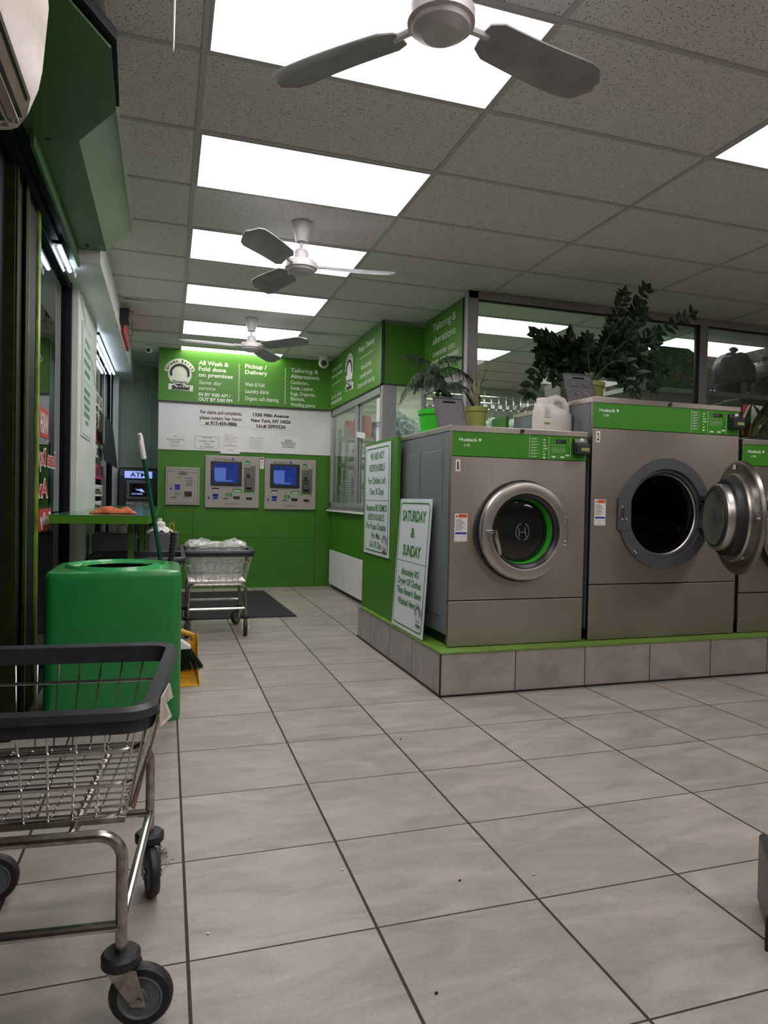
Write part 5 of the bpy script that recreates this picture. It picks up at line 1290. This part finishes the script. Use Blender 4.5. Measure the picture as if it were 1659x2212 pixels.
# ================================================================ MACHINE-TOP OBJECTS
def pot(t, x, y, z, r0, r1, h, mt, rim=.015):
    m = MB(); m.lathe([(r0, 0), (r1*.96, h-.035), (r1, h-.035), (r1+rim*.3, h-.03), (r1+rim*.3, h), (r1-.006, h), (r1-.010, h-.03), (.0001, h-.03)], (x, y, z), (0,0,1), 32); m.build('pot', mt, t)
    m = MB(); m.lathe([(r1*.94, h-.028), (.0001, h-.020)], (x, y, z), (0,0,1), 20); m.build('soil', 'soil', t)
def curve_pts(p0, p1, sag, n=8):
    p0, p1 = Vector(p0), Vector(p1); return [p0.lerp(p1, i/n)+Vector((0,0,sag*4*(i/n)*(1-i/n))) for i in range(n+1)]
def leaf(mb, base, d, up, L, W, curl=.15):
    d = Vector(d).normalized(); up = Vector(up); s = d.cross(up)
    if s.length < 1e-3: s = Vector((1,0,0))
    s.normalize(); nrm = s.cross(d)
    vs = [Vector(base)]; n = 6
    for i in range(1, n):
        q = i/n; wd = W*math.sin(PI*q**.8)*.5; c = Vector(base)+d*L*q-nrm*curl*L*q*q
        vs += [c-s*wd+nrm*wd*.25, c, c+s*wd+nrm*wd*.25]
    vs.append(Vector(base)+d*L-nrm*curl*L)
    fs = [(0, 2, 1), (0, 3, 2)]
    for i in range(n-2):
        a = 1+i*3; fs += [(a, a+1, a+4, a+3), (a+1, a+2, a+5, a+4)]
    a = 1+(n-2)*3; e = len(vs)-1; fs += [(a, a+1, e), (a+1, a+2, e)]
    mb.add(vs, fs, True)
# conifer in lime pot
t = thing('potted_conifer', (1.735, 4.35, 1.572), 'drooping conifer plant in a bright lime green pot on the first washer', 'potted plant')
pot(t, 1.735, 4.35, 1.572, .095, .112, .165, 'pot_lime')
m = MB(); m.tube([(1.735, 4.35, 1.70), (1.74, 4.34, 1.85), (1.72, 4.34, 2.06)], [.008, .006, .003], 8); m.tube([(1.755, 4.35, 1.70), (1.76, 4.35, 1.86)], .004, 6); m.build('stem', 'stem', t)
m = MB(); rnd = random.Random(4)
tips = [((1.73, 4.34, 1.98), (1.45, 4.25, 1.76), .11), ((1.73, 4.34, 1.98), (1.60, 4.15, 1.83), .08), ((1.72, 4.34, 2.04), (1.52, 4.40, 2.105), .03), ((1.72, 4.34, 2.05), (1.90, 4.30, 2.10), .03), ((1.73, 4.34, 2.0), (2.02, 4.32, 1.93), .07),
        ((1.73, 4.34, 1.93), (1.62, 4.45, 1.86), .09), ((1.73, 4.34, 1.88), (1.95, 4.25, 1.86), .06), ((1.73, 4.34, 1.90), (1.56, 4.33, 1.87), .08), ((1.73, 4.34, 1.95), (1.84, 4.5, 1.9), .08), ((1.73, 4.34, 1.90), (1.70, 4.10, 1.82), .08), ((1.73, 4.34, 1.86), (1.90, 4.42, 1.80), .06), ((1.73, 4.34, 2.0), (1.65, 4.2, 1.97), .05)]
for p0, p1, sg in tips:
    pts = curve_pts(p0, p1, sg, 34); m.tube(pts, .002, 4)
    d = (pts[-1]-pts[0]).normalized(); s = d.cross(Vector((0,0,1))).normalized()
    for i in range(4, 35):
        for sg2 in (-1, 1):
            L_ = .080*math.sin(PI*min(1, (i/34)*.82+.18))+.012
            b = pts[i]; e = b+s*sg2*L_*rnd.uniform(.25, .6)+d*L_*rnd.uniform(.3, .6)+Vector((0,0,-L_*(.5+.5*rnd.random())))
            mid_ = b.lerp(e, .5)+s*sg2*.010+Vector((0,0,.008))
            m.tube([b, mid_, e], [.0022, .0022, .0008], 4)
m.build('foliage', 'leaf_pine', t)
# olive pot with dry spiky plant
t = thing('potted_plant', (1.985, 4.2, 1.572), 'half dead spiky plant in an olive pot behind the first grey board', 'potted plant')
pot(t, 1.975, 4.22, 1.572, .070, .080, .185, 'pot_olive')
m = MB()
for (dx, dy, dz, L_, cu) in ((.2, 0, 1, .20, .25), (-.15, 0, 1, .18, .1), (.45, -.1, .9, .17, .9), (.0, .1, 1, .15, -.1), (-.35, -.1, .8, .17, .5), (.1, -.2, 1, .14, .3)):
    leaf(m, (1.975, 4.22, 1.73), (dx, dy, dz), (0, -1, .1), L_, .022, cu)
m.tube([(1.98, 4.22, 1.74), (2.01, 4.22, 1.92), (2.03, 4.22, 1.96), (2.05, 4.22, 2.02)], .0025, 5); m.tube([(2.015, 4.22, 1.93), (2.06, 4.22, 1.955)], .002, 5)
m.build('green_leaves', 'leaf_zz', t)
m = MB()
for (dx, dz, L_, cu) in ((-.12, 1, .26, .05), (.02, 1, .28, -.05), (-.25, .9, .22, .3), (.16, 1, .16, .4)): leaf(m, (1.975, 4.20, 1.73), (dx, -.05, dz), (0, -1, .1), L_, .024, cu)
m.build('dry_leaves', 'leaf_dry', t)
# grey boards
def gboard(x0, x1, y, z, h, lean, label, icons=False):
    t = thing('grey_lid_board', ((x0+x1)/2, y, z), label, 'grey board')
    W = x1-x0; F = lambda u, v, d: Vector((x0+u*W+v*(-.16 if not icons else -.14)*W*.8*(1-0), y+v*lean+d*math.cos(.2), z+v*h))
    sl = (.62-.5, .5)
    m = MB(); n = 5
    # board with slot: four strips
    for (u0, u1, v0, v1) in ((0, 1, 0, .82), (0, .30, .82, .88), (.72, 1, .82, .88), (0, 1, .88, 1)):
        m.add([F(u0,v0,0),F(u1,v0,0),F(u1,v1,0),F(u0,v1,0),F(u0,v0,.012),F(u1,v0,.012),F(u1,v1,.012),F(u0,v1,.012)], [(0,1,2,3),(4,7,6,5),(0,4,5,1),(1,5,6,2),(2,6,7,3),(3,7,4,0)])
    m.build('board', 'grey_board', t)
    m = MB(); e = -.006
    for (u0, u1, v0, v1) in ((0, 1, .97, 1), (0, .03, 0, 1), (.97, 1, 0, 1)):
        m.add([F(u0,v0,e),F(u1,v0,e),F(u1,v1,e),F(u0,v1,e),F(u0,v0,.0),F(u1,v0,.0),F(u1,v1,.0),F(u0,v1,.0)], [(0,1,2,3),(4,7,6,5),(0,4,5,1),(1,5,6,2),(2,6,7,3),(3,7,4,0)])
    m.build('raised_rim', 'grey_ring', t)
    m = MB(); m.add([F(.30,.82,.013),F(.72,.82,.013),F(.72,.88,.013),F(.30,.88,.013)], [(0,1,2,3)]); m.build('slot', 'ink_k', t)
    if icons:
        m = MB(); P = lambda u, v: F(u, v, -.002)
        for a in (.10, .54):
            for b in (.14, .50):
                frame_line(m, P, a, a+.38, b, b+.28, .012, .06)
                if b < .2 and a < .2:
                    for k in range(5): disc(m, P, a+.19+.07*math.cos(k*1.257), b+.14+.06*math.sin(k*1.257), .022, .034, 8)
                else: m.add([P(a+.08,b+.06),P(a+.30,b+.06),P(a+.30,b+.09),P(a+.08,b+.09)], [(0,1,2,3)]); m.add([P(a+.08,b+.09),P(a+.10,b+.09),P(a+.10,b+.2),P(a+.08,b+.2)], [(0,1,2,3)]); m.add([P(a+.28,b+.09),P(a+.30,b+.09),P(a+.30,b+.2),P(a+.28,b+.2)], [(0,1,2,3)])
        m.build('icons', 'ink_k', t)
gboard(1.605, 1.808, 3.95, 1.572, .205, .05, 'plain grey slotted board leaning among the pots on the first washer')
gboard(2.565, 2.782, 4.00, 1.80, .205, .05, 'grey slotted board with embossed laundry icons on the larger washer', True)
# jug
t = thing('detergent_jug', (2.405, 3.98, 1.572), 'white translucent handled detergent jug on the first washer beside the larger one', 'jug')
sc = bpy.data.objects
m = MB(); rg = []
jc = (2.420, 3.98)
for z, hx_, hy_, ox in ((0, .112, .070, .0), (.012, .122, .078, .0), (.11, .122, .078, .0), (.140, .118, .074, -.002), (.170, .085, .066, -.034), (.195, .055, .052, -.060), (.205, .046, .044, -.066)):
    rg.append([(x+ox, y, 1.572+z) for x, y in rsq(hx_, hy_, min(hx_, hy_)*.55, *jc)])
loft(m, rg); m.build('body', 'jug', t)
m = MB(); m.tube([(2.385, 3.975, 1.755), (2.405, 3.975, 1.800), (2.445, 3.975, 1.815), (2.490, 3.975, 1.800), (2.520, 3.975, 1.755), (2.525, 3.975, 1.69)], [.034, .030, .026, .026, .026, .028], 14); m.build('handle', 'jug', t)
m = MB(); m.lathe([(.044, 0), (.045, .028), (.040, .034), (.0001, .034)], (2.348, 3.975, 1.776), (0,0,1), 26); m.build('cap', 'white_plastic', t)
m = MB(); yj = 3.9005; m.m = 0
for k in range(6): m.box(2.318, 2.35+.006*(k % 3), yj-.0005, yj, 1.735-k*.012, 1.738-k*.012)
m.m = 1; m.box(2.316, 2.358, yj-.0006, yj, 1.633, 1.645)
m.build('print', ['ink_gr', 'pot_olive'], t)
# ZZ plants
def zz(t, base, stems, seed, lw=.040, ll=.072):
    rnd = random.Random(seed); st = MB(); lf = MB()
    for p1, sg in stems:
        pts = curve_pts(base, p1, sg, 16); pts = [p+Vector((rnd.uniform(-.003,.003), 0, 0)) for p in pts]
        st.tube(pts, [.007-.004*i/16 for i in range(17)], 6)
        n0 = 4
        for i in range(n0, 17):
            d = (pts[min(i+1, 16)]-pts[i-1]).normalized(); s = d.cross(Vector((0,-1,.3))).normalized()
            for sg2 in (-1, 1):
                dd = (d*.55+s*sg2*.85+Vector((0, rnd.uniform(-.5, .3), 0))).normalized(); q = rnd.uniform(.8, 1.15)
                leaf(lf, pts[i], dd, (rnd.uniform(-.3,.3), -1, rnd.uniform(-.1,.6)), ll*q, lw*q, .12)
        leaf(lf, pts[-1], (pts[-1]-pts[-2]), (0,-1,.2), ll, lw, .1)
    st.build('stems', 'stem', t); lf.build('foliage', 'leaf_zz', t)
t = thing('potted_zz_plant', (2.925, 4.62, 1.80), 'dark glossy leaved plant spilling left from a pale square pot behind the jug', 'potted plant')
m = MB(); m.add([(2.82,4.52,1.80),(3.02,4.52,1.80),(3.02,4.72,1.80),(2.82,4.72,1.80),(2.80,4.50,2.035),(3.04,4.50,2.035),(3.04,4.74,2.035),(2.80,4.74,2.035)], [(0,3,2,1),(4,5,6,7),(0,1,5,4),(1,2,6,5),(2,3,7,6),(3,0,4,7)]); m.build('pot', 'pot_pale', t, .01)
m = MB(); m.box(2.985, 3.04, 4.495, 4.50, 1.81, 2.03); m.build('pot_band', 'pot_olive', t)
zz(t, (2.92, 4.58, 2.03), [((2.55, 4.45, 2.35), .10), ((2.56, 4.40, 2.21), .12), ((2.47, 4.38, 1.92), .22), ((2.66, 4.35, 2.02), .16), ((2.98, 4.45, 2.34), .05), ((2.78, 4.38, 2.36), .06), ((2.84, 4.30, 2.05), .16), ((3.02, 4.36, 2.20), .10), ((2.70, 4.36, 2.16), .12), ((2.90, 4.36, 2.26), .08), ((2.78, 4.32, 2.14), .13), ((2.62, 4.38, 2.30), .10), ((2.72, 4.40, 2.28), .08), ((2.80, 4.36, 2.22), .1), ((2.9, 4.3, 2.14), .12)], 6, .055, .085)
t = thing('potted_zz_plant', (2.86, 4.25, 1.80), 'tall dark glossy leaved plant in an olive pot behind the icon board', 'potted plant')
pot(t, 2.86, 4.27, 1.80, .105, .135, .19, 'pot_olive')
zz(t, (2.90, 4.27, 1.97), [((3.32, 4.22, 2.69), .02), ((3.10, 4.18, 2.62), .02), ((3.66, 4.15, 2.53), .04), ((2.98, 4.15, 2.34), .03), ((3.42, 4.12, 2.10), .14), ((3.20, 4.12, 2.46), .03), ((3.36, 4.15, 2.36), .07), ((3.30, 4.10, 1.98), .14), ((3.16, 4.10, 1.92), .14), ((3.08, 4.16, 2.40), .03), ((3.26, 4.2, 2.56), .02), ((2.82, 4.2, 2.28), .03), ((3.2, 4.12, 2.2), .08), ((3.30, 4.1, 2.28), .08), ((3.1, 4.1, 2.12), .08), ((3.12, 4.14, 2.3), .04)], 9, .046, .080)
# snake plant + stuff on washer 3
t = thing('snake_plant', (4.36, 4.2, 1.588), 'variegated snake plant in a dark planter at the right edge', 'potted plant')
m = MB(); m.box(4.22, 4.75, 4.12, 4.34, 1.588, 1.66); m.build('pot', 'dark_plastic', t, .01)
m = MB(); m2 = MB()
for k, (dx, L_, cu, dz) in enumerate(((-.45, .30, -.4, 1), (-.15, .34, -.6, 1), (.3, .34, -.7, .9), (.6, .30, -.6, .8), (-.1, .30, .5, .9), (.15, .36, .3, 1))):
    leaf(m, (4.30+.05*k, 4.22, 1.64), (dx, -.1, dz), (0,-1,.2), L_, .075, cu); leaf(m2, (4.30+.05*k, 4.226, 1.638), (dx, -.1, dz), (0,-1,.2), L_*1.02, .092, cu)
m.build('leaves', 'leaf_sn', t); m2.build('leaf_margins', 'leaf_y', t)
t = thing('storage_box', (4.75, 4.5, 1.588), 'black and red box behind the snake plant at the right edge', 'box')
m = MB(); m.box(4.40, 5.3, 4.40, 4.60, 1.588, 2.0); m.build('box', 'dark_plastic', t, .01)
m = MB(); m.box(4.42, 4.62, 4.392, 4.399, 1.70, 1.95); m.m = 1; m.add([(4.42,4.391,1.85),(4.62,4.391,1.75),(4.62,4.391,1.95),(4.48,4.391,1.95)], [(0,1,2,3)]); m.build('panel', ['pink', 'white_sheet'], t)
m = MB(); m.box(4.62, 5.3, 4.390, 4.398, 1.766, 1.772); m.build('red_light', 'red_glow', t)

# ================================================================ BOOTH INTERIOR
def rack(x0, x1, y0, y1, shelves, label):
    t = thing('metal_shelf', ((x0+x1)/2, y0, 0), label, 'shelf unit')
    for x in (x0, x1):
        for y in (y0, y1):
            m = MB(); m.box(x-.022, x+.022, y-.003, y+.003, 0, shelves[-1]+.12); m.box(x-.022, x-.018, y, y+.03, 0, shelves[-1]+.12)
            u = m.build('upright', 'shelf', t)
            if y == y0:
                h = MB()
                for k in range(5):
                    for a in (-.010, .010): h.box(x+a-.004, x+a+.004, y-.0045, y-.003, shelves[-1]-.18+k*.055, shelves[-1]-.155+k*.055)
                h.build('slot_holes', 'ink_k', u)
    for z in shelves:
        m = MB(); m.box(x0-.03, x1+.03, y0-.012, y1+.02, z-.045, z-.005); m.box(x0-.03, x1+.03, y0-.012, y1+.02, z-.005, z); m.build('shelf_board', 'shelf', t)
    return t
rack(4.35, 5.68, 5.62, 6.10, (.9, 1.75, 2.29), 'grey metal shelving with perforated posts behind the glass')
rack(5.78, 7.0, 5.62, 6.10, (.9, 1.75, 2.29), 'second metal shelving unit carrying the wrapped bundles')
# avocado bag
t = thing('shopping_bag', (4.88, 5.8, 2.29), 'green shopping bag printed with avocados on the shelf behind the glass', 'bag')
m = MB(); rg = []
for z, a, b in ((0, .26, .13), (.05, .275, .14), (.32, .275, .13), (.38, .26, .10), (.44, .20, .05)): rg.append([(4.88+x+.02*math.sin(z*20+y*9), 5.80+y, 2.292+z) for x, y in rsq(a, b, .04, 0, 0)])
loft(m, rg); bg = m.build('body', 'green_bag', t)
m = MB(); P = XZ(5.652)
pos = [(.00, .36, 1), (.11, .33, 0), (.20, .31, 0), (.00, .22, 2), (.22, .20, 0), (-.03, .12, 0), (.06, .10, 1), (.15, .09, 2), (.23, .08, 0), (-.12, .30, 2)]
for k, (u, v, c_) in enumerate(pos):
    m.m = 3; disc(m, lambda a, b: (a, 5.6525, b), 4.88+u-.0, 2.30+v*.9, 0, .036, 16, sx=.8)
    m.m = c_; disc(m, lambda a, b: (a, 5.6505, b), 4.88+u-.0, 2.30+v*.9, 0, .028, 16, sx=.8)
    m.m = 4; disc(m, lambda a, b: (a, 5.6485, b), 4.88+u-.0, 2.295+v*.9, 0, .012, 12)
m.build('avocado_print', ['ink_o', 'blue_pack', 'leaf_dry', 'pot_pale', 'ink_k'], bg)
# laundry bundles
def bundle(x, y, z, sx_, sy_, sz_, label, mt='bundle', wrap=False, seed=1, name='laundry_bundle'):
    rnd = random.Random(seed); ph = [rnd.uniform(0, 6) for _ in range(6)]
    m = MB(); vs = []; fs = []; n, k_ = 28, 14
    for i in range(k_+1):
        t_ = PI*i/k_
        for j in range(n):
            q = 2*PI*j/n; r = 1+.05*math.sin(3*q+ph[0])+.04*math.sin(5*q+4*t_+ph[1])+.03*math.sin(9*q-5*t_+ph[2])
            ct = math.cos(t_); st_ = math.sin(t_)**.75
            vs.append((x+sx_*r*st_*math.cos(q), y+sy_*r*st_*math.sin(q), z+sz_+sz_*ct*(1 if ct > 0 else .98)*(r if ct > 0 else 1)))
    for i in range(k_):
        for j in range(n): fs.append((i*n+j, (i+1)*n+j, (i+1)*n+(j+1) % n, i*n+(j+1) % n))
    m.add(vs, fs, True)
    t = thing(name, (x, y, z), label, 'laundry bundle'); m.build('body', mt, t)
    m = MB(); m.lathe([(.03, 0), (.02, .03), (.05, .07), (.03, .09)], (x-.02, y, z+2*sz_-.02), (.2,0,1), 14); m.build('tied_knot', mt, t)
bundle(5.72, 5.82, 2.292, .235, .19, .225, 'grey tied laundry bundle on the shelf right of the glass mullion', seed=2)
bundle(5.32, 5.86, 2.292, .12, .14, .17, 'pale wrapped laundry roll half behind the mullion', 'garment2', seed=3)
bundle(6.15, 5.84, 2.292, .17, .19, .20, 'plastic wrapped pale bundle at the far right of the shelf', 'bundle', seed=4)
bundle(6.52, 5.84, 2.292, .17, .19, .22, 'large grey bundle at the right edge behind the glass', 'bundle', seed=5)
bundle(4.38, 5.84, 2.292, .21, .19, .20, 'dark navy laundry bag behind the tall plant', 'navy', seed=6)
for k, (x, zz_) in enumerate(((4.55, 1.76), (5.05, 1.76), (5.5, 1.76), (6.2, 1.76))):
    bundle(x, 5.84, zz_, .21, .18, .15, 'dark laundry bundle on the lower shelf, number %s from the left' % ('one', 'two', 'three', 'four')[k] if False else ('leftmost', 'second', 'third', 'rightmost')[k]+' dark laundry bundle on the lower shelf behind the glass', 'navy', seed=10+k)
# garment conveyor rail with wrapped clothes
t = thing('garment_rail', (3.6, 6.8, 0), 'chrome garment conveyor rail inside the booth', 'garment rail')
m = MB()
for z in (2.27, 2.20, 2.13): m.tube([(2.6, 6.80, z), (4.4, 6.80, z)], .010, 8)
m.build('rail', 'chrome', t)
m = MB()
for k in range(20): x = 2.65+k*.09; m.tube([(x, 6.79, 2.28), (x, 6.79, 2.05)], .005, 6); m.box(x-.015, x+.03, 6.77, 6.80, 2.14, 2.18)
m.build('hanger_slots', 'chrome', t)
for x in (2.6, 3.3, 4.4):
    m = MB(); m.cyl((x, 6.82, 0), (x, 6.82, 2.33), .018, 10); m.build('post', 'chrome', t)
def garment(x, y, zt, w_, h, label, rz=0.0, mt='garment2'):
    t = thing('wrapped_garment', (x, y, zt), label, 'garment', 'plastic wrapped clothes on the conveyor', local=True); t.rotation_euler.z = rz
    m = MB(); m.tube([(0, 0, .06), (.012, 0, .075), (.02, 0, .06), (0, 0, .04), (0, 0, 0)], .003, 6); m.tube([(-.19, 0, -.08), (0, 0, 0), (.19, 0, -.08)], .004, 6); m.build('hanger', 'chrome', t)
    for nm, k_, mm in (('garment', 1.0, mt), ('plastic_cover', 1.12, 'wrap')):
        m = MB(); rg = []
        for z, a, b in ((-.0, .03, .015), (-.04, .10, .03), (-.09, w_*.46, .040), (-.3, w_*.5, .050), (-h, w_*.52, .052)):
            rg.append([(xx*k_+.006*math.sin(z*31+xx*40), yy*k_+.008*math.sin(z*23+xx*60), z) for xx, yy in rsq(a, b, min(a, b)*.6, 0, 0, 4)])
        loft(m, rg); m.build(nm, mm, t)
    return t
ordw = ('first', 'second', 'third', 'fourth', 'fifth', 'sixth', 'seventh', 'eighth')
g0 = garment(3.12, 6.80, 2.045, .42, .75, 'first plastic wrapped shirt from the left on the booth conveyor', 1.45)
for k in range(1, 8): dup(g0, (3.12+.132*k, 6.80, 2.045), 1.45, ordw[k]+' plastic wrapped shirt from the left on the booth conveyor')
garment(2.235, 6.62, 2.03, .30, .85, 'plastic wrapped garment with a printed tag hanging just inside the corner glass', .1, 'garment')
garment(2.55, 6.72, 2.03, .34, .85, 'second plastic wrapped garment behind the conifer', .3, 'garment2')
# white wall shelf with packages seen through the hatch
t = rack(2.12, 2.95, 8.22, 8.60, (1.30, 1.57, 1.90), 'white shelving seen through the sliding hatch')
def pack(x, y, z, w_, d_, h, mt, label, grp):
    m = MB(); rg = []
    for q, s_ in ((0, .94), (.15, 1), (.8, .97), (1, .8)): rg.append([(x+xx*s_+.01*math.sin(q*9), y+yy*s_, z+h*q) for xx, yy in rsq(w_/2, d_/2, min(w_, d_)*.25, 0, 0, 3)])
    loft(m, rg); tag(m.build('package', mt), label, 'package', grp)
for k in range(7):
    pack(2.15+k*.115, 8.30, 1.90, .10, .14, .20+.04*(k % 3), ('red_pack', 'yel_pack', 'red_pack', 'blue_pack', 'blue_pack', 'white_plastic', 'garment2')[k], ('red-orange', 'yellow', 'orange-red', 'blue', 'second blue', 'white', 'pale')[k]+' detergent package on the top hatch shelf, '+('leftmost', 'second', 'third', 'fourth', 'fifth', 'sixth', 'rightmost')[k]+' in the row', 'packages on the top shelf')
for k in range(4): pack(2.42, 8.36, 1.572+k*.066, .50-.05*k, .24, .064, 'white_plastic' if k % 2 else 'garment2', ('bottom', 'second', 'third', 'top')[k]+' folded white linen bundle of the stack on the middle shelf', 'linen stack')
for k in range(6): pack(2.16+k*.13, 8.33, 1.302, .12, .2, .20+.02*(k % 2), ('garment2', 'white_plastic', 'blue_pack', 'garment2', 'garment', 'white_plastic')[k], ('leftmost', 'second', 'third', 'fourth', 'fifth', 'rightmost')[k]+' small plastic bag of supplies on the lower hatch shelf', 'bags on the lower hatch shelf')
# price cards leaning in the hatch window
for k in range(5):
    ya = 8.36-k*.20; h = (.26, .34, .38, .36, .30)[k]
    t = thing('price_card', (XS+.07, ya-.09, 1.022), ('far end', 'second', 'middle', 'fourth', 'near end')[k]+' printed price card standing in the hatch window', 'price card')
    m = MB(); m.add([(XS+.058, ya, 1.022), (XS+.058, ya-.185, 1.022), (XS+.082, ya-.185, 1.022+h), (XS+.082, ya, 1.022+h), (XS+.060, ya, 1.022), (XS+.060, ya-.185, 1.022), (XS+.084, ya-.185, 1.022+h), (XS+.084, ya, 1.022+h)], [(0,1,2,3),(4,7,6,5),(0,4,5,1),(1,5,6,2),(2,6,7,3),(3,7,4,0)]); m.build('card', 'white_sheet', t)
    m = MB()
    for j in range(int(h/.03)-1):
        z = .02+j*.03; xo = XS+.0565+.024*z/h
        m.add([(xo, ya-.02, 1.022+z), (xo, ya-.02-.09-.03*(j % 2), 1.022+z), (xo, ya-.02-.09-.03*(j % 2), 1.034+z), (xo, ya-.02, 1.034+z)], [(0,1,2,3)])
    m.build('print', 'ink_gr', t)
# chain/tassel, paper strip and glasses by the hatch post
m = MB(); m.box(XS-.014, XS-.012, 6.40, 6.50, 1.35, 2.12); m.m = 1
for k in range(4): m.box(XS-.015, XS-.014, 6.43, 6.47, 1.45+k*.07, 1.48+k*.07)
tag(m.build('paper_strip', ['white_sheet', 'ink_gr']), 'long white paper strip on the near end of the hatch window', 'notice')
t = thing('eyeglasses', (XS-.03, 6.45, 1.86), 'black eyeglasses hooked on the hatch frame', 'eyeglasses')
m = MB()
for yc in (6.41, 6.50): m.tube([(XS-.03, yc+.035*math.cos(a/12*2*PI), 1.86+.028*math.sin(a/12*2*PI)) for a in range(12)], .003, 6, closed=True)
m.tube([(XS-.03, 6.445, 1.868), (XS-.03, 6.465, 1.868)], .003, 6); m.build('frame', 'ink_k', t)
m = MB(); m.tube([(XS-.03, 6.375, 1.87), (XS+.0, 6.36, 1.88)], .0025, 6); m.tube([(XS-.03, 6.535, 1.87), (XS-.012, 6.62, 1.88)], .0025, 6); m.build('temple', 'ink_k', t)
m = MB(); m.box(XS+.09, XS+.16, 6.95, 7.02, 1.03, 1.45); tag(m.build('yellow_tube', 'yel_pack', None, .01), 'tall yellow tube standing just inside the hatch', 'tube')
m = MB(); m.add([(XS-.014, 7.22, 1.80), (XS-.014, 6.90, 1.76), (XS-.014, 6.90, 1.82), (XS-.014, 7.22, 1.86)], [(0,1,2,3)]); o = m.build('note', 'white_sheet'); sd = o.modifiers.new('t', 'SOLIDIFY'); sd.thickness = .001
tag(o, 'tilted white note stuck on the hatch window', 'notice')
t = thing('office_chair', (2.35, 6.85, 0), 'black chair back inside the booth near the corner post', 'chair')
m = MB(); m.box(2.20, 2.27, 6.95, 7.40, 1.25, 1.85); m.build('backrest', 'dark_plastic', t, .03); m = MB(); m.cyl((2.3, 7.15, 0), (2.3, 7.15, 1.3), .03, 10); m.build('post', 'dark_plastic', t)

# object at the right edge (foot of a folding table/cart)
t = thing('cart_corner', (1.50, 1.36, 0), 'dark grey padded corner of a floor cart cut by the right edge', 'cart')
m = MB(); m.prism([(1.474, 1.33), (1.61, 1.20), (1.76, 1.35), (1.61, 1.50)], lambda u, v, d: (u, v, d), .012, .205); m.build('body', 'rim_plastic', t, .01)
m = MB(); m.prism([(1.456, 1.33), (1.60, 1.185), (1.61, 1.20), (1.474, 1.335)], lambda u, v, d: (u, v, d), .0, .09); m.build('bumper', 'rubber', t, .004)
# litter on floor
for k, (x, y, c_) in enumerate(((.115, 1.78, 'white_sheet'), (.84, 1.83, 'soil'), (1.07, 1.80, 'white_sheet'), (1.06, 3.0, 'soil'), (.52, 1.98, 'white_sheet'), (.60, 1.42, 'soil'))):
    m = MB(); m.sphere((x, y, .003), .005, 6, 4, (1, .6, .5)); tag(m.build('floor_crumb', c_), ('pale', 'brown')[c_ == 'soil']+' crumb on the floor '+('beside the near cart wheel', 'right of the third grout line', 'on the grout in the foreground', 'near the plinth corner', 'on the long grout line', 'at the bottom centre')[k], 'crumb')

for o in list(COL.objects):
    if '_off' in o: del o['_off']
